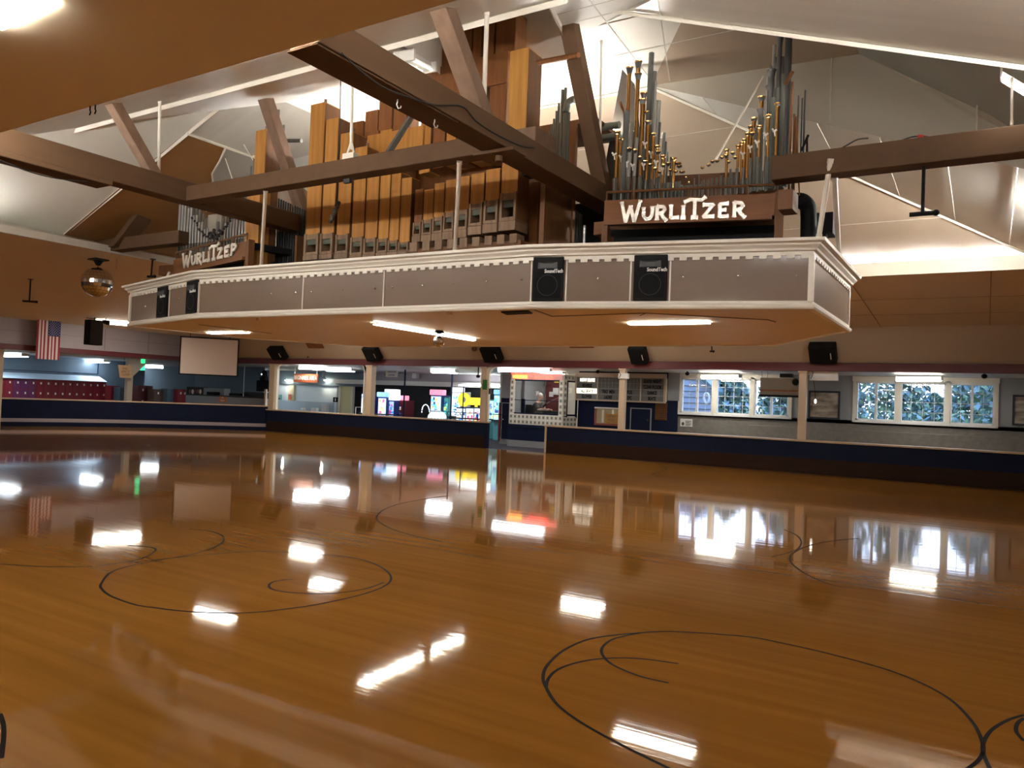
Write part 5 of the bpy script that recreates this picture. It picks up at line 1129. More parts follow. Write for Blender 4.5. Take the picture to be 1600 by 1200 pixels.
# office interior
struct(MB().box(ox0 - .2, ox2 + .3, 27.4, 27.5, 0, 2.87).build('wall_office_back', mat('office_cream', (.72, .66, .54), .6)))
struct(MB().box(ox0 - .1, ox0 - .03, OY + .12, 27.4, 0, 2.87).build('wall_office_left', M['grey_wall']))
struct(MB().box(ox2 + .05, ox2 + .12, MY + .1, 27.4, 0, 2.87).build('wall_office_right', M['grey_wall']))
fixture('small light inside the glass block office', (ox0 + .7, 25.9, 2.82), (ox0 + 1.6, 25.9, 2.82), .25, .06)
def obj_box(name, label, cat, x0, x1, y0, y1, Y, depth, m, group=None):
    a, b = P(x0, y0, Y=Y), P(x1, y1, Y=Y); return tag(MB().box(a.x, b.x, Y, Y + depth, b.z, a.z).build(name, M[m], bevel=.005), label, cat, group)
a, b = P(809, 597, Y=27.2), P(820, 597, Y=27.2)
o = bpy.data.objects.new('door_2', None); COL.objects.link(o); o.location = (a.x, 27.3, 0); struct(o)
MB().box(a.x, b.x, 27.33, 27.39, 0, a.z).build('door_leaf', flat('mid_blue', (.08, .15, .30)), o); MB().box(a.x + .1, b.x - .1, 27.31, 27.33, .9, a.z - .12).build('door_glass', M['darkgrey'], o)
obj_box('wall_cabinet', 'dark red cabinet on the right side of the office back wall', 'cabinet', 854, 874, 592, 650, 27.0, .3, flat('dark_red', (.10, .012, .015)) and 'dark_red')
t = placard('yellow_notice', 'yellow notice on the red cabinet in the office', 'notice', 866, 873, 593, 598, 26.95, flat('yellow_paper', (.9, .75, .1)) and 'yellow_paper')
obj_box('wall_picture', 'small picture on the office back wall', 'picture', 835, 841, 597, 606, 27.35, .03, 'darkgrey'); obj_box('shelf_unit', 'black shelf behind the seated person', 'shelf', 823, 834, 613, 636, 26.8, .4, 'black')
obj_box('small_monitor', 'small white-faced monitor on the black shelf in the office', 'monitor', 831, 838, 611, 618, 26.7, .2, 'white'); obj_box('cabinet', 'white cabinet with cubbies under the black shelf', 'cabinet', 822, 834, 637, 648, 26.75, .4, 'white')
obj_box('wall_board', 'grey notice board by the office back door', 'board', 845, 852, 603, 616, 27.3, .04, 'grey_wall')
for i, (x0, x1, y0, y1) in enumerate(((858, 864, 612, 620), (864, 872, 606, 617))):
    obj_box('paper_sheet', ('lower', 'upper')[i] + ' white paper stack pinned on the red cabinet', 'paper', x0, x1, y0, y1, 26.95, .06, 'white', 'papers on the red cabinet')
obj_box('desk', 'dark desk in front of the seated person in the office', 'desk', 834, 874, 641, 656, 25.3, .55, 'darkgrey')
t = thing('boom_microphone', 'silver boom microphone reaching over the office desk', 'microphone', P(862, 640, Y=25.4))
MB().tube([P(873, 621, Y=25.4), P(873, 641.5, Y=25.4)], .016, 6).build('stand', M['chrome'], t)
MB().tube([P(850, 634, Y=25.4), P(858, 628, Y=25.4), P(873, 621, Y=25.4)], .014, 6).build('arm', M['chrome'], t); MB().tube([P(848, 636, Y=25.4), P(854, 631, Y=25.4)], .035, 8).build('head', M['darkgrey'], t)
obj_box('papers', 'pale papers lying on the office desk', 'paper', 840, 850, 639.6, 641, 25.35, .3, 'white')
mb = MB(); mb.box(ox0 + bw, ox1 - bw, OY + .03, OY + .07, zw0 - .0, zw0 + .05); mb.box(ox0 + bw, ox1 - bw, OY + .03, OY + .06, P(840, 626, Y=OY).z - .012, P(840, 626, Y=OY).z + .012)
mb.box(ox0 + bw, ox1 - bw, OY + .03, OY + .07, zn - .05, zn); struct(mb.build('trim_office_window', M['navy']))
MB_ = MB().box(ox0 + bw, ox1 - bw, OY + .045, OY + .05, zw0 + .05, zn - .05).build('window_office', M['glass']); struct(MB_)
# neon over the office window
t = thing('neon_sign', 'red and orange neon letter strip above the office window', 'neon sign', ((ox0 + ox1) / 2, OY - .05, zn))
MB().box(ox0 + .04, ox1 - .04, OY - .03, OY + .05, zn, zn + .22).build('backing', flat('neon_backing', (.75, .40, .35)), t)
text('WELCOME', (ox0 + .12, OY - .05, zn + .05), (1, 0, 0), UP, .15, flat('neon_orange', (1, .45, .03), 5) and 'neon_orange', t, 'orange_letters', .006, sx=.85)
text('SKATING RINK', (ox0 + W * .46, OY - .05, zn + .05), (1, 0, 0), UP, .14, flat('neon_red', (1, .05, .03), 4) and 'neon_red', t, 'red_letters', .006, sx=.85)
MB().tube([(ox0 + .04, OY - .04, zn + .225), (ox1 - .04, OY - .04, zn + .225)], .012, 6).build('neon_tube', M['neon_red'], t)
# navy door and grey wall left of the office
DY = 25.6
a, b = P(783, 630, Y=DY), P(798, 630, Y=DY)
mb = MB(); mb.box(a.x - .02, b.x + .6, DY, DY + .08, P(790, 622, Y=DY).z, 2.87, 0); mb.box(a.x - .02, b.x + .6, DY, DY + .08, 0, P(790, 622, Y=DY).z, 1); mb.box(a.x - .02, b.x + .6, DY - .02, DY, 0, .25, 0)
mb.box(a.x - .06, a.x - .0, DY - .03, DY + .1, 1.2, 2.87, 2)
struct(mb.build('wall_office_side', [M['grey_wall'], M['navy'], M['white_trim']]))
o = bpy.data.objects.new('door_3', None); COL.objects.link(o); o.location = (a.x, DY, 0); struct(o)
a2 = P(786, 630, Y=DY); MB().box(a2.x, b.x + .3, DY - .04, DY - .01, .2, a2.z).build('door_leaf', M['navy'], o)
mb = MB(); mb.box(a2.x - .03, a2.x, DY - .05, DY, .2, a2.z); mb.box(a2.x - .03, b.x + .3, DY - .05, DY, a2.z, a2.z + .03); mb.build('door_frame', M['grey_wall'], o)
MB().ball((a2.x + .08, DY - .08, .95), .035, nu=8, nv=6).build('door_handle', M['chrome'], o)
o = MB().box(P(780.5, 640, Y=DY).x, P(783, 640, Y=DY).x, DY - .06, DY - .01, .1, 1.6).build('bumper_strip', flat('red_post', (.22, .03, .03))); tag(o, 'narrow dark red strip at the left edge of the navy door', 'strip')
# ------------------------------------------------------------------ person in the office
def person():
    Y = 25.95; hd = P(845, 620, Y=Y)
    t = thing('person', 'person with grey hair in a dark shirt seated in the office leaning over the desk', 'person', (hd.x - .1, Y, 0))
    hx, hzz = hd.x, hd.z; sh = V((hx - .13, Y, hzz - .26)); pel = V((hx - .30, Y, hzz - .78))
    J = [pel, pel.lerp(sh, .35), pel.lerp(sh, .7), sh, V((hx - .06, Y, hzz - .13)), V((hx, Y, hzz)), V((hx + .01, Y, hzz + .05)),
         sh + V((.02, -.17, -.03)), sh + V((.16, -.22, -.24)), sh + V((.40, -.20, -.20)), sh + V((.47, -.20, -.19)),
         sh + V((.02, .17, -.03)), sh + V((.14, .22, -.25)), sh + V((.36, .18, -.22)), sh + V((.43, .18, -.21)),
         pel + V((.06, -.10, -.03)), pel + V((.44, -.11, .0)), pel + V((.42, -.11, -.42)), pel + V((.54, -.11, -.46)),
         pel + V((.06, .10, -.03)), pel + V((.44, .11, .0)), pel + V((.42, .11, -.42)), pel + V((.54, .11, -.46))]
    E_ = [(0, 1), (1, 2), (2, 3), (3, 4), (4, 5), (5, 6), (3, 7), (7, 8), (8, 9), (9, 10), (3, 11), (11, 12), (12, 13), (13, 14), (0, 15), (15, 16), (16, 17), (17, 18), (0, 19), (19, 20), (20, 21), (21, 22)]
    R = [.15, .14, .15, .11, .05, .085, .075, .065, .05, .036, .032, .065, .05, .036, .032, .09, .065, .05, .04, .09, .065, .05, .04]
    def skin(name, idx, m, grow=0):
        mp = {k: i for i, k in enumerate(idx)}; me = bpy.data.meshes.new(name); off = t.location
        me.from_pydata([tuple(J[k] - off) for k in idx], [(mp[a], mp[b]) for a, b in E_ if a in mp and b in mp], [])
        o = bpy.data.objects.new(name, me); COL.objects.link(o); o.parent = t
        o.modifiers.new('skin', 'SKIN')
        for i, k in enumerate(idx): v = me.skin_vertices[0].data[i]; v.radius = (R[k] + grow, R[k] * (1.15 if k in (0, 1, 2, 3) else 1) + grow); v.use_root = (i == 0)
        sb = o.modifiers.new('sub', 'SUBSURF'); sb.levels = 2; sb.render_levels = 2; me.materials.append(m); return o
    skin('body', list(range(23)), mat('skin', (.60, .36, .26), .5))
    skin('shirt', [0, 1, 2, 3, 7, 8, 11, 12], flat('dark_shirt', (.03, .035, .04), 0, .8), .04); skin('trousers', [0, 15, 16, 17, 19, 20, 21], flat('grey_trousers', (.10, .105, .12), 0, .8), .03)
    mb = MB(); mb.ball((hx - .03, Y, hzz + .055), .112, .10, .105, 14, 9, v1=.62); mb.ball((hx - .07, Y, hzz + .0), .07, .09, .09, 12, 8); mb.build('hair', flat('grey_hair', (.55, .53, .50), 0, .8), t)
    mb = MB(); mb.tube([(hx + .075, Y, hzz + .03), (hx + .115, Y, hzz - .015), (hx + .08, Y, hzz - .03)], [.012, .018, .012], 6); mb.ball((hx - .005, Y - .088, hzz + .005), .022, .012, .032, 8, 6); mb.ball((hx - .005, Y + .088, hzz + .005), .022, .012, .032, 8, 6)
    mb.ball((hx + .06, Y, hzz - .075), .035, .04, .02, 8, 6); mb.build('face_features', bpy.data.materials['skin'], t)
    mb = MB()
    for s_ in (-1, 1): mb.ball((hx + .082, Y + s_ * .034, hzz + .028), .011, .014, .009, 8, 6)
    mb.build('eyes', M['black'], t)
    mb = MB()
    for h, sgn in ((J[10], 1), (J[14], -1)):
        mb.ball(h + V((.035, 0, 0)), .045, .038, .018, 10, 6)
        for k in range(4): q_ = h + V((.065, (k - 1.5) * .019, .002)); Lf = (.05, .06, .065, .055)[k]; mb.tube([q_, q_ + V((Lf * .55, 0, -.008)), q_ + V((Lf, 0, -.03))], [.0095, .009, .007], 6)
        q_ = h + V((.02, sgn * .034, 0)); mb.tube([q_, q_ + V((.03, sgn * .02, -.006)), q_ + V((.055, sgn * .018, -.02))], [.011, .010, .008], 6)
    mb.build('hands', bpy.data.materials['skin'], t)
    c = thing('office_chair', 'dark chair under the seated person in the office', 'chair', (pel.x, Y, 0)); z = pel.z - .17
    MB().cbox((pel.x + .08, Y, z), (.46, 0, 0), (0, .46, 0), (0, 0, .06)).build('seat', M['black'], c, bevel=.02); MB().cbox((pel.x - .22, Y, z + .38), (.05, 0, 0), (0, .42, 0), (0, 0, .5)).build('backrest', M['black'], c, bevel=.02)
    mb = MB(); mb.tube([(pel.x + .08, Y, z), (pel.x + .08, Y, .06)], .03, 8)
    for k in range(5): a = k * 1.2566; mb.tube([(pel.x + .08, Y, .09), (pel.x + .08 + .28 * math.cos(a), Y + .28 * math.sin(a), .04)], .022, 6)
    mb.build('pedestal', M['darkgrey'], c)
person()
# ------------------------------------------------------------------ arcade beyond the left part of the far rail
AY = 31.0
M['curtain'] = mat('black_curtain', (.008, .009, .012), .9, noise=((9, 1, .4), (.016, .017, .02), .3))
a = P(553, 600, Y=AY)
mb = MB(); mb.box(a.x, -15.0, AY, AY + .06, 0, P(650, 603, Y=AY).z, 0); mb.box(-30, -15.0, AY - .35, AY + .06, P(650, 603, Y=AY).z, P(650, 596, Y=AY).z, 1); mb.box(-40, -15.0, AY - .05, AY + .06, P(650, 596, Y=AY).z, 2.87, 2)
struct(mb.build('wall_arcade', [M['curtain'], M['low_white'], M['lilac']]))
fixture('hidden strip light washing the white drop beam over the arcade curtain', (-21.5, 30.2, 2.3), (-18.5, 30.2, 2.3), .12, .05, up=(0, -.3, -1), lens='lens_cool')
# restroom end
b0, b1 = P(434, 600, Y=AY), P(531, 600, Y=AY)
mb = MB(); mb.box(b0.x - 1.5, b1.x, AY - .2, AY, 0, 2.1, 0); mb.box(P(458, 600, Y=AY).x, P(467, 600, Y=AY).x, AY - .35, AY - .2, 0, 2.05, 1); mb.box(b0.x - .1, b1.x, AY - .42, AY - .36, 0, P(480, 627, Y=AY).z, 2)
mb.box(b0.x - 1.5, a.x + 1.2, AY - .3, AY, 2.1, 2.87, 3)
struct(mb.build('wall_restroom', [mat('restroom_wall_paint', (.64, .73, .82), .6), mat('cream_pilaster', (.70, .66, .50), .6), M['pale_blue'], M['slate_blue']]))
x0, x1 = P(531, 600, Y=AY - .2).x, P(553, 600, Y=AY - .2).x
o = bpy.data.objects.new('door_4', None); COL.objects.link(o); o.location = (x0, AY - .2, 0); struct(o)
MB().box(x0 + .1, x1 - .1, AY - .22, AY - .16, 0, P(540, 599, Y=AY).z).build('door_leaf', mat('cream_door', (.74, .66, .38), .5), o)
mb = MB(); z = P(540, 598, Y=AY).z; mb.box(x0, x0 + .1, AY - .26, AY - .1, 0, z); mb.box(x1 - .1, x1, AY - .26, AY - .1, 0, z); mb.box(x0, x1, AY - .26, AY - .1, z, z + .1); mb.build('door_frame', M['white_trim'], o)
for i, (xx, l) in enumerate(((447, 'left'), (508, 'right'))):
    p = P(xx, 593, Y=AY - .5); t = thing('wall_spotlight', l + ' small spotlight washing the pale restroom wall', 'spotlight', p, 'restroom wall spotlights')
    MB().tube([p + V((0, 0, .05)), p - V((0, 0, .03))], [.03, .05], 8).build('shade', M['darkgrey'], t); MB().ball(p - V((0, 0, .035)), .05, .05, .025, 10, 6).build('bulb', flat('warm_bulb', (1, .92, .7), 260), t)
t = placard('restroom_sign', 'black square restroom sign with a white figure beside the cream door', 'sign', 520.5, 527.5, 620.5, 628.5, AY - .44, 'black')
p = P(524, 624.5, Y=AY - .46); mb = MB(); mb.ball(p + UP * .065, .022, .005, .024, 8, 6); mb.tube([p + UP * .035, p - UP * .08], [.035, .018], 6); mb.build('figure', M['white'], t)
placard('poster', 'teal poster on the pale wall at the left', 'poster', 435, 440, 616.5, 625, AY - .44, flat('teal_poster', (.15, .36, .36)) and 'teal_poster'); placard('poster', 'orange and black poster left of the cream pilaster', 'poster', 450.5, 454.5, 616, 625, AY - .44, flat('coral_poster', (.75, .22, .12)) and 'coral_poster')
obj_box('drinking_fountain', 'white drinking fountain with a grey basin by the pale wall', 'fountain', 486, 494, 637, 644, 30.4, .4, 'white'); obj_box('paper_box', 'small white box left of the drinking fountain', 'box', 470, 474, 637, 641, 30.4, .3, 'white'); obj_box('counter_bin', 'tall white bin right of the drinking fountain', 'bin', 502, 510, 632, 644, 30.4, .4, 'white')
# hanging signs
def hung_sign(label, x0, x1, y0, y1, Y, m, lines, lm, top=2.87, tilt=0):
    a, b = P(x0, y0, Y=Y), P(x1, y1, Y=Y); zc = (a.z + b.z) / 2; h = (P((x0 + x1) / 2, y0, Y=Y).z - P((x0 + x1) / 2, y1, Y=Y).z) / 1.0
    t = thing('hanging_sign', label, 'sign', ((a.x + b.x) / 2, Y, zc), 'hanging signs'); MB().box(a.x, b.x, Y, Y + .03, zc - h / 2, zc + h / 2).build('board', M[m], t)
    for k, l in enumerate(lines): text(l, ((a.x + b.x) / 2, Y - .01, zc + h / 2 - h * (k + .78) / (len(lines) + .1)), (1, 0, 0), UP, h * .72 / len(lines), lm, t, 'lettering', .002, 'CENTER', .72)
    mb = MB()
    for q_ in (a.x + .06, b.x - .06): mb.tube([(q_, Y + .01, zc + h / 2), (q_, Y + .01, top)], .008, 5)
    mb.build('hanger', M['white_metal'], t)
hung_sign('orange hanging sign with white lettering over the restroom area', 459, 496, 584.5, 597.5, 24.2, flat('orange_board', (.42, .10, .03)) and 'orange_board', ['BEGINNER AREA'], 'white_trim')
hung_sign('white hanging sign with blue lettering over the left of the arcade', 603, 621, 578.5, 589, 26.0, 'white', ['YOU MUST BE', 'SUPERVISED'], flat('ink_blue', (.08, .13, .3)) and 'ink_blue')
obj_box('hanging_speaker', 'small white speaker box on the arcade header', 'speaker', 644, 650, 580, 591, 30.5, .25, 'low_white')
obj_box('wall_speaker', 'thin grey bracket over the pale restroom wall', 'bracket', 503, 506, 578, 589, 29.5, .1, 'grey_wall')
# arcade cabinets
def game(label, x0, x1, y0, y1, Y, body, face, fe, extra=None, head=None, cat='arcade machine'):
    a, b = P(x0, y0, Y=Y), P(x1, y1, Y=Y); xa, xb, zt = a.x, b.x, a.z
    t = thing('arcade_machine', label, cat, ((xa + xb) / 2, Y, 0), 'arcade machines')
    mb = MB(); mb.box(xa, xb, Y, Y + .8, 0, zt); mb.build('cabinet', M[body], t, bevel=.02)
    w = xb - xa; h = zt
    nm = 'face_%s_%s' % face if isinstance(face, tuple) else face
    rnd = random.Random(int(x0)); cols = [(.9, .95, 1), (.1, .4, 1), (.95, .15, .35), (.2, .9, .95), (.98, .85, .3), (.05, .1, .4)]
    MB().box(xa + w * .06, xb - w * .06, Y - .012, Y, max(zt * .45, .55), zt - .06).build('screen', flat('glow_' + face, fe[0], fe[1] * .3), t)
    mb = MB(); ms = []
    for k in range(16):
        qx = xa + w * rnd.uniform(.08, .72); qz = max(zt * .45, .55) + (zt - max(zt * .45, .55) - .2) * rnd.random(); mb.box(qx, qx + w * rnd.uniform(.12, .3), Y - .02, Y - .012, qz, qz + rnd.uniform(.04, .16), k % 3)
    c3 = rnd.sample(range(6), 3); mb.build('artwork', [flat('art_%d' % c, cols[c], .3) for c in c3], t)
    MB().box(xa + w * .03, xb - w * .03, Y - .18, Y, .80, .86).build('control_panel', M['darkgrey'], t)
    if head: head(t, xa, xb, zt, Y)
    return t
def toplight(m, dh=.3, over=.0):
    def f(t, xa, xb, zt, Y): MB().box(xa - over, xb + over, Y - .06, Y + .3, zt, zt + dh).build('marquee', M[m], t, bevel=.03)
    return f
flat('hot_white', (.85, .95, 1), .8); flat('glow_pink', (1, .30, .45), .6); flat('glow_yellow', (1, .80, .04), .6); flat('deep_blue', (.02, .05, .25)); flat('maroon_cab', (.16, .02, .03)); flat('art_blue', (.3, .6, 1), .5); flat('teal_cab', (.10, .35, .40))
game('arcade machine with a lit edge peeking left of the second column', 565, 577, 614, 650, 27.2, 'deep_blue', 'a', ((.8, .95, .9), 2.2))
game('blue arcade machine with glowing screen right of the second column', 591, 603, 620, 655, 27.2, 'deep_blue', 'b', ((.55, .7, 1), 1.8), head=toplight('art_blue', .22, .05))
game('blue arcade machine under the tilted white and pink topper', 604, 615, 625, 655, 27.4, 'deep_blue', 'c', ((.5, .65, 1), 1.6), head=toplight('hot_white', .5, .1))
game('maroon arcade cabinet left of the black post', 616, 629, 625, 660, 27.8, 'maroon_cab', 'd', ((.2, .02, .03), .1), head=toplight('glow_pink', .22, .1))
game('pink and blue arcade machine in the middle of the black curtain', 673, 689, 617, 655, 28.6, 'deep_blue', 'e', ((.6, .75, 1), 1.8), head=toplight('glow_pink', .25, .03))
game('teal lit arcade machine right of the pink one', 690, 700, 620, 655, 28.8, 'teal_cab', 'f', ((.1, .55, .5), .7))
game('white arcade machine with a small red and blue topper', 706, 719, 612, 655, 29.0, 'low_white', 'g', ((.9, .95, 1), 2.0), head=toplight('hot_white', .2, .0))
def keyhead(t, xa, xb, zt, Y):
    c = P(724, 624.5, Y=Y - .2); mb = MB(); n = 20
    for k in range(n):
        a0, a1 = 6.2832 * k / n, 6.2832 * (k + 1) / n; R0, R1 = .13, .30
        A = [V((c.x + r * math.cos(q), Y - .2, c.z + r * math.sin(q))) for r, q in ((R0, a0), (R1, a0), (R1, a1), (R0, a1))]; mb.prism(A, (0, .1, 0))
    e = P(751, 629, Y=Y - .2); mb.box(c.x + .27, e.x, Y - .2, Y - .1, e.z - .12, e.z + .20); mb.box(e.x - .3, e.x - .22, Y - .2, Y - .1, e.z - .2, e.z - .1); mb.build('key_topper', M['glow_yellow'], t)
game('prize machine with a big yellow key shaped topper', 713, 727, 636, 662, 28.0, 'deep_blue', 'h', ((.75, .9, 1), 2.2), head=keyhead)
game('blue lit prize machine under the stem of the yellow key', 728, 740, 636, 662, 28.0, 'deep_blue', 'i', ((.75, .9, 1), 2.2)); game('blue lit prize machine next to the third column', 741, 755, 636, 662, 28.0, 'deep_blue', 'j', ((.75, .9, 1), 2.2))
t = thing('dome_game', 'round white domed game table with lit rim before the black curtain', 'arcade machine', P(683, 655, Y=27.0)); c = P(683, 653, Y=27.0)
MB().ball((c.x, 27.0, c.z - .02), .42, .42, .36, 20, 8, v1=.5).build('dome', flat('dome_white', (.75, .9, .95), .35, .2), t); MB().tube([(c.x, 27, 0), (c.x, 27, c.z)], [.35, .42], 18).build('base', M['teal_cab'], t)
mb = MB(); mb.tube([P(665 + 6 * math.cos(k * .4) , 644 + 12 * math.sin(k * .4) * -1, Y=27.3) for k in range(9)], .02, 6); mb.build('hoop', M['hot_white'], t)
game('tall cyan lit machine seen through the door opening, left', 763, 769, 624, 700, 28.4, 'teal_cab', 'k', ((.45, .9, 1), 2.0)); game('tall cyan lit machine seen through the door opening, right', 772, 781, 616, 700, 27.6, 'teal_cab', 'l', ((.55, .9, 1), 1.7), head=toplight('art_blue', .2))
for i, (x, y0, y1) in enumerate(((632.5, 597, 650), (706, 599, 655), (724.5, 604, 635))):
    a, b = P(x, y0, Y=26.6), P(x, y1, Y=26.6); o = MB().tube([(a.x, 26.6, 0), (a.x, 26.6, 2.87 if i < 2 else a.z)], .035 if i < 2 else .025, 8).build('slim_post', M['navy']); tag(o, ('slim dark post left of the bare black curtain', 'slim dark post left of the white arcade machine', 'short dark post behind the yellow key')[i], 'post', 'slim posts in the arcade')
mb = MB(); z = P(650, 641, Y=25.5).z; mb.tube([(-20.2, 25.5, z), (-15.6, 25.5, z)], .015, 6)
for x in (-20.2, -18.7, -17.2, -15.6): mb.tube([(x, 25.5, 0), (x, 25.5, z)], .015, 6)
tag(mb.build('hand_railing', M['navy']), 'thin dark railing in front of the arcade machines', 'railing')
t = thing('bench_frame', 'white tubular frame at the foot of the black curtain by the cream door', 'frame', P(563, 645, Y=27.5)); a, b = P(556, 636, Y=27.5), P(570, 636, Y=27.5)
MB().tube([(a.x, 27.5, 0), (a.x, 27.5, a.z), (b.x, 27.5, a.z), (b.x, 27.5, 0)], .02, 6).build('tube_frame', M['white_metal'], t)
# cream brackets rounding the top corners of the openings
mb = MB()
for x, s_ in ((433, 1), (570, -1), (765, 1)):
    p = P(x, 580, Y=22.8); r = .28
    for k in range(6):
        a0, a1 = math.pi / 2 * k / 6, math.pi / 2 * (k + 1) / 6
        c = V((p.x + s_ * r, 22.8, 2.86 - r)); mb.prism([c + V((-s_ * r * math.cos(a0), 0, r * math.sin(a0))), c + V((-s_ * r * math.cos(a1), 0, r * math.sin(a1))), c + V((-s_ * r * 1.0, 0, r))], (0, .1, 0))
    mb.box(p.x - .045, p.x + .0, 22.8, 22.9, .93, 2.86)
struct(mb.build('trim_openings', M['white_trim']))
mb = MB(); p = P(766, 640, Y=22.8); mb.box(p.x - .06, p.x + .0, 22.75, 22.85, 1.9, 2.1); tag(mb.build('door_box', M['darkgrey']), 'small dark box on the column at the door opening', 'box')
# ------------------------------------------------------------------ booth beside the projection screen
BY = 25.2
pts = [P(290, 618, Y=24.6), P(415, 621, Y=24.0)]
t = thing('dance_booth', 'long grey fronted booth counter below the projection screen', 'booth', (-27, 24.2, 0))
x0, x1 = P(290, 625, Y=24.2).x, P(416, 625, Y=24.2).x; zt = P(350, 619, Y=24.2).z
MB().box(x0, x1, 24.2, 24.3, 0, zt).build('front_panel', M['grey_wall'], t); MB().box(x0, x1, 24.18, 25.0, zt - .03, zt + .02).build('counter_top', M['darkgrey'], t)
a = P(414, 608, Y=24.15); MB().box(a.x, x1 + .05, 24.12, 24.2, 0, a.z).build('end_panel', M['cream'], t)
t = placard('orange_notice', 'orange notice hanging on the booth front', 'notice', 342, 353.5, 619, 629, 24.18, flat('orange_paper', (.62, .20, .06)) and 'orange_paper', ('NO', 'FOOD'), 'white_trim')
for (nm, lab, ca, xa, xb, ya, yb, m) in (('laptop', 'black laptop on the booth counter', 'laptop', 323, 334, 612, 618, 'black_gloss'), ('mixer', 'black mixing desk on the right of the booth counter', 'mixer', 358, 378, 614, 619, 'black'), ('equipment_case', 'dark equipment rack at the right end of the booth', 'case', 379, 413, 612, 622, 'darkgrey'), ('loudspeaker', 'black speaker under the lamp head at the right end of the booth', 'speaker', 401, 421, 594, 612, 'black'), ('file_box', 'grey box behind the booth counter', 'box', 318, 350, 606, 618, 'grey_wall')):
    obj_box(nm, lab, ca, xa, xb, ya, yb, 24.45 if nm in ('laptop', 'mixer') else 24.9, .35, m)
a, b = P(292, 604, Y=24.9), P(316, 616, Y=24.9); t = thing('display_case', 'display case with red toys at the left end of the booth', 'display case', ((a.x + b.x) / 2, 24.9, 0)); zs_ = P(300, 612, Y=24.6).z - .12
MB().box(a.x, b.x, 24.9, 25.2, 0, a.z).build('case', M['darkgrey'], t); MB().box(a.x, b.x, 24.45, 24.9, zs_ - .03, zs_).build('shelf', M['darkgrey'], t); MB().box(a.x, b.x, 24.45, 24.9, 0, zs_ - .03).build('base', M['black'], t)
for i in range(5):
    p = P(297 + i * 4, 612, Y=24.6); o = MB().ball(p, .07, .05, .12, 8, 6).build('toy', M[('red_frame', 'white', 'maroon_cab', 'red_frame', 'cream')[i]]); tag(o, ('red', 'white', 'dark red', 'bright red', 'cream')[i] + ' small toy in the display case, ' + ordw(i) + ' from the left', 'toy', 'toys in the display case')
t = thing('moving_light', 'black moving-head light above the speaker beside the first column', 'stage light', P(412, 594, Y=25.0)); p = P(413, 585, Y=25.0)
MB().ball(p, .19, .15, .19, 12, 8).build('head', M['black'], t); MB().cbox(p - UP * .25, (.34, 0, 0), (0, .2, 0), (0, 0, .28)).build('yoke', M['black'], t); MB().ball(p + V((-.02, -.14, 0)), .045, .03, .045, 8, 6).build('lens', M['hot_white'], t)
o = obj_box('wall_screen', 'bright cream screen on the wall left of the moving-head light', 'screen', 382, 398, 590.5, 611, 28.5, .05, flat('cream_glow', (.95, .9, .72), .4) and 'cream_glow')
obj_box('wall_screen', 'narrow cyan screen edge right of the black speaker', 'screen', 421, 424.5, 593, 607, 24.6, .05, flat('cyan_glow', (.2, .75, .95), .5) and 'cyan_glow')
mb = MB(); p = P(381, 600, Y=24.4); mb.tube([(p.x, 24.4, 0), (p.x, 24.4, 2.86)], .015, 6); tag(mb.build('slim_post', M['white_metal']), 'thin pale pole right of the projection screen', 'post')
# ------------------------------------------------------------------ projection screen, flag, speaker on the left wall
SN = V((1, -.9, 0)); sc = -26.6 - .9 * 22.0
c = [P(284, 525, pl=(SN, sc)), P(372, 534, pl=(SN, sc)), P(371, 590, pl=(SN, sc)), P(283, 584, pl=(SN, sc))]
zt, zb_ = (c[0].z + c[1].z) / 2, (c[2].z + c[3].z) / 2
t = thing('projection_screen', 'large blank projection screen with thin black border in the far left corner', 'screen', ((c[0].x + c[1].x) / 2, (c[0].y + c[1].y) / 2, zb_))
a, b = V((c[0].x, c[0].y, zb_)), V((c[1].x, c[1].y, zb_)); d = (b - a); n = V((d.y, -d.x, 0)).normalized()
MB().obox(a, d, n * .02, UP * (zt - zb_)).build('fabric', M['screen'], t)
mb = MB(); e = d.normalized() * .05
mb.obox(a - e, e, n * .03, UP * (zt - zb_)); mb.obox(b, e, n * .03, UP * (zt - zb_)); mb.obox(a - e, d + e * 2, n * .03, UP * .05); mb.obox(a - e + UP * (zt - zb_), d + e * 2, n * .04, UP * .05); mb.build('border', M['black'], t)
mb = MB()
for k in (.15, .85): q_ = a + d * k; mb.tube([(q_.x, q_.y, zt), (q_.x, q_.y, soff(q_.x, min(q_.y, 22.0)) + .02)], .012, 6)
mb.build('hanger', M['black'], t)
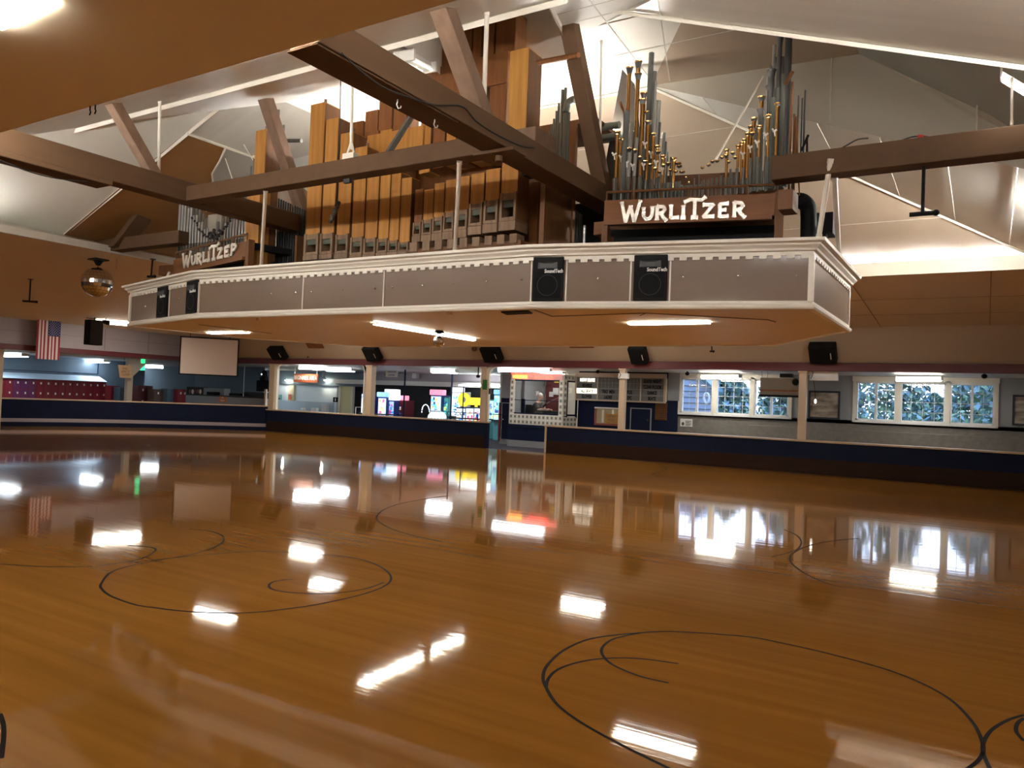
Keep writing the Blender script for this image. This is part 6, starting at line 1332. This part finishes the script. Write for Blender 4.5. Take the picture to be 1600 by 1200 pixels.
def flag():
    X = -29.9; a, b = P(58.5, 498, X=X), P(95, 503, X=X); z1 = (a.z + b.z) / 2; h = 1.46; w = b.y - a.y
    t = thing('flag', 'striped flag with a starred blue corner hanging upright on the left wall', 'flag', (X, (a.y + b.y) / 2, z1 - h))
    def wav(u, v): return V((X + .02 * math.sin(u * 14), a.y + u * w, z1 - v * h))
    red, wht, blu = MB(), MB(), MB()
    for i in range(13):
        u0, u1 = i / 13, (i + 1) / 13; v0 = .40 if i >= 6 else 0
        for k in range(4): ua, ub = u0 + (u1 - u0) * k / 4, u0 + (u1 - u0) * (k + 1) / 4; (red if i % 2 == 0 else wht).face([wav(ua, v0), wav(ub, v0), wav(ub, 1), wav(ua, 1)])
    for k in range(14): ua, ub = 6 / 13 + 7 / 13 * k / 14, 6 / 13 + 7 / 13 * (k + 1) / 14; blu.face([wav(ua, 0), wav(ub, 0), wav(ub, .4), wav(ua, .4)])
    red.build('red_stripes', flat('flag_red', (.26, .02, .035), 0, .8), t); wht.build('white_stripes', flat('flag_white', (.66, .58, .54), 0, .8), t); blu.build('blue_field', flat('flag_blue', (.02, .025, .11), 0, .8), t)
    st = MB()
    for r in range(9):
        for q_ in range(6 if r % 2 == 0 else 5):
            u = 6 / 13 + 7 / 13 * (r + 1) / 10; v = .4 * ((q_ + .5 + (.5 if r % 2 else 0)) / 6); p = wav(u, v) + V((.012, 0, 0)); s_ = .019; pts = []
            for k in range(10): rr = s_ if k % 2 == 0 else s_ * .42; pts.append(p + V((0, rr * math.sin(k * .6283), rr * math.cos(k * .6283))))
            st.face(pts)
    st.build('stars', M['flag_white'], t); MB().tube([(X, a.y - .03, z1), (X, b.y + .03, z1)], .015, 6).build('rod', M['darkgrey'], t)
flag()
t = thing('loudspeaker', 'tall dark speaker hanging from the tan ceiling between the flag and the platform', 'speaker', P(149, 541, X=-27.0)); a, b = P(139.5, 499, X=-27.0), P(159, 540, X=-27.0)
mb = MB(); mb.box(-27.3, -26.95, a.y, b.y, b.z, a.z); mb.build('cabinet', M['black'], t, bevel=.02); MB().box(-26.95, -26.935, a.y + .03, b.y - .03, b.z + .03, a.z - .03).build('grille', flat('brown_black_grille', (.016, .012, .008), 0, .8), t)
mb = MB(); m_ = (a.y + b.y) / 2; mb.tube([(-27.1, m_, a.z), (-27.1, m_, soff(-27.1, m_))], .02, 6); mb.tube([(-27.1, m_ - .3, a.z + .05), (-27.1, m_ + .3, a.z + .05)], .015, 6); mb.build('bracket', M['darkgrey'], t)
p = P(165, 503, X=-26.95); t = thing('spotlight', 'small black spotlight between the tall dark speaker and the ceiling light', 'spotlight', p); MB().tube([p - V((0, .1, 0)), p + V((0, .12, -.02))], [.07, .09], 10).build('can', M['black'], t); MB().tube([p, (p.x, p.y, soff(p.x, p.y))], .012, 6).build('stem', M['black'], t)
# ------------------------------------------------------------------ speakers and hatches on the far cove
KV = V((0, .72, -.885)).normalized(); KN = V((0, -.885, -.72)).normalized()
for i, (x0, x1, y0, y1, lab) in enumerate(((420, 449, 541, 561, 'farthest left, above the dance booth'), (568, 597, 541, 562, 'above the second column'), (750, 788, 541, 563, 'above the door opening beside the third column'), (980, 1016, 540, 566, 'above the column by the marquee'), (1264, 1308, 535, 566, 'large one above the end column'))):
    pl = (V((0, 1, .8136)), 22.77 + .8136 * 3.09 - .0)
    c = P((x0 + x1) / 2, (y0 + y1) / 2, pl=(pl[0], pl[1] - .12)); a, b = P(x0, (y0 + y1) / 2, pl=pl), P(x1 - (x1 - x0) * .3, (y0 + y1) / 2, pl=pl); w = (b - a).length * (1.0 if i < 4 else 1.35)
    t = thing('loudspeaker', 'black wedge speaker on the far cove, ' + lab, 'speaker', c, 'speakers on the far cove'); X_ = V((1, 0, 0)); H = .58
    mb = MB(); o = c - X_ * w / 2 - KV * H / 2 - KN * .10; mb.obox(o, X_ * w, KV * H, KN * .26); mb.build('cabinet', M['black'], t, bevel=.02)
    mb = MB(); mb.obox(o + KN * .262 + X_ * w * .06 + KV * .03, X_ * w * .88, KV * (H - .06), KN * .01); mb.build('grille', M['dark_grille'], t)
    mb = MB(); mb.obox(o + KN * .275 + X_ * w * .80 + KV * H * .35, X_ * .025, KV * H * .35, KN * .004); mb.build('badge', M['white'], t)
for i, (x0, x1, y) in enumerate(((480, 505, 540), (889, 927, 538.5))):
    pl = (V((0, 1, .8136)), 22.77 + .8136 * 3.09 - .01); a, b = P(x0, y, pl=pl), P(x1, y, pl=pl); mb = MB(); mb.obox(a - KV * .14, b - a, KV * .26, KN * .02); o = mb.build('access_hatch', M['wood_red']); tag(o, ('small brown hatch in the far cove above the orange sign', 'brown hatch in the far cove above the office')[i], 'hatch', 'brown cove hatches')
for i, (x, y) in enumerate(((741, 545), (481, 558))):
    p = P(x, y, pl=(V((0, 1, .8136)), 22.77 + .8136 * 3.09 - .08)); o = MB().ball(p, .09 if i == 0 else .03, nu=10, nv=7).build('camera', M['wood_side' if i == 0 else 'black']); tag(o, ('round brown dome camera on the far cove left of the door speaker', 'tiny black sensor on the far cove above the orange sign')[i], 'camera', 'cove cameras')
# ------------------------------------------------------------------ lockers beyond the left wall
LX = -35.5
struct(MB().box(-36.3, -36.2, -6, 23.6, 0, 2.9).build('wall_locker_side', M['slate_blue']))
struct(MB().box(-36.3, -31, 26.6, 26.7, 0, 2.9).build('wall_locker_end', M['slate_blue']))
def lockers(label, x0, x1, cols, rows, zt, X, m, zb_=.15, m2=None):
    a, b = P(x0, 610, X=X).y, P(x1, 610, X=X).y; w = (b - a) / cols; h = (zt - zb_) / rows
    t = thing('locker_bank', label, 'lockers', (X, (a + b) / 2, 0)); MB().box(X - .5, X - .02, a, b, 0, zt).build('case', M[m], t)
    for i in range(cols):
        for j in range(rows):
            y0 = a + i * w; z0 = zb_ + j * h
            if z0 + h < .95: continue
            d = MB().box(X - .02, X, y0 + .012, y0 + w - .012, z0 + .012, z0 + h - .012).build('door', M[m2 if m2 and i < 5 and i > 1 and j > 0 else m], t)
            MB().box(X, X + .03, y0 + w * .55, y0 + w * .55 + .05, z0 + h * .52, z0 + h * .72).build('handle', M['white_metal'], d)
    return t
flat('locker_red', (.22, .012, .025)); flat('locker_purple', (.13, .022, .10)); flat('locker_dark', (.09, .010, .018)); flat('locker_brown', (.10, .055, .045)); flat('locker_blue', (.07, .13, .20))
lockers('long bank of red lockers at the far left', -6, 166, 15, 4, 1.82, LX, 'locker_red', .05, 'locker_purple')
lockers('narrow red locker pair right of the long bank', 174, 187, 2, 3, 1.66, -34.5, 'locker_red'); lockers('dark red locker pair right of the sign post', 216, 239, 2, 3, 1.72, -33.2, 'locker_dark'); lockers('brown locker pair beside the blue cabinet', 241, 261, 2, 3, 1.58, -32.6, 'locker_brown'); lockers('narrow red locker pair next to the dance booth', 278, 291, 2, 3, 1.62, -32.0, 'locker_red')
def cab(label, x0, x1, zt, X, m): a, b = P(x0, 610, X=X).y, P(x1, 610, X=X).y; tag(MB().box(X - .5, X, a, b, 0, zt).build('cabinet', M[m], bevel=.01), label, 'cabinet')
cab('slate blue cabinet below the hanging paper sign', 187.5, 207, 1.60, -34.0, 'locker_blue'); cab('slate blue cabinet between brown and red lockers', 261.5, 277.5, 1.62, -32.3, 'locker_blue')
a, b = P(2, 590, X=LX).y, P(166, 592, X=LX).y
tag(MB().prism([(LX + .1, a, 1.83), (LX - .6, a, 1.83), (LX - .6, a, 2.08)], (0, b - a, 0)).build('sloping_shelf', M['pale_blue']), 'pale blue sloping shelf on top of the long red lockers', 'shelf')
mb = MB(); mb.box(-36.19, -36.17, 10, P(152, 580, X=-36.2).y, 2.18, 2.20); mb.box(-36.19, -36.17, P(152, 580, X=-36.2).y, P(152, 580, X=-36.2).y + .03, 2.18, 2.9); struct(mb.build('trim_13', M['navy']))
p = P(201, 600, X=-31.0); mb = MB(); mb.box(-31.1, -30.9, p.y - .12, p.y + .12, 0, 2.87); mb.prism([(-31, p.y + .12, 2.87), (-31, p.y + .9, 2.87), (-31, p.y + .12, 2.1)], (.1, 0, 0)); struct(mb.build('column', M['khaki']))
p = P(0, 590, X=-30.9); mb = MB(); mb.box(-31.0, -30.8, p.y - .3, p.y + .05, 0, 2.87); struct(mb.build('column', M['cream']))
t = thing('hanging_sign', 'tilted tan paper sign hanging by the locker column', 'sign', P(195, 580, X=-30.7), 'hanging signs'); cs = [P(184, 570, X=-30.7), P(203.5, 571, X=-30.7), P(206, 591, X=-30.7), P(187, 590, X=-30.7)]
MB().prism(cs, (.02, 0, 0)).build('paper', mat('tan_paper', (.55, .38, .22), .7), t); mb = MB(); mb.tube([cs[0].lerp(cs[1], .5), (cs[0].lerp(cs[1], .5).x, cs[0].lerp(cs[1], .5).y, 2.88)], .006, 5); mb.build('string', M['darkgrey'], t)
e = (cs[1] - cs[0]).normalized(); u = (cs[0] - cs[3]).normalized()
for k, l in enumerate(('RINK', 'APRIL 27', 'CLOSED')): text(l, cs[3].lerp(cs[2], .5) + u * (.36 - k * .13) + V((.03, 0, 0)), e, u, .12, 'red_frame', t, 'lettering', .001, 'CENTER', .8)
for i, (x, y) in enumerate(((223.5, 564.5), (223, 575))):
    p = P(x, y, X=-30.9 if i == 0 else -31.6); MBx = MB(); t = thing('exit_sign', ('upper', 'lower')[i] + ' small green lit exit sign right of the paper sign', 'exit sign', p, 'green exit signs'); s_ = .09 if i == 0 else .10
    MB().box(p.x - .03, p.x, p.y - s_ * 1.1, p.y + s_ * 1.1, p.z - s_, p.z + s_).build('box', flat('exit_green', (.05, .9, .4), 1.0), t); MBx.tube([(p.x - .015, p.y, p.z + s_), (p.x - .015, p.y, 2.9)], .01, 6).build('stem', M['white_metal'], t); text('EXIT', (p.x + .004, p.y, p.z - .03), (0, 1, 0), UP, .08, 'white', t, 'lettering', .001, 'CENTER', .7)
obj_box('wall_notice', 'bright white notice on the column below the tan paper sign', 'notice', 197, 201, 593, 602, 20.2, .02, 'white')

# ------------------------------------------------------------------ lettering becomes plain mesh
bpy.context.view_layer.update()
dg_ = bpy.context.evaluated_depsgraph_get()
for o_ in [o for o in COL.objects if o.type == 'FONT']:
    me_ = bpy.data.meshes.new_from_object(o_.evaluated_get(dg_)); n_ = o_.name
    new = bpy.data.objects.new(n_, me_); new.parent = o_.parent; new.matrix_basis = o_.matrix_basis.copy()
    bpy.data.objects.remove(o_); COL.objects.link(new); new.name = n_
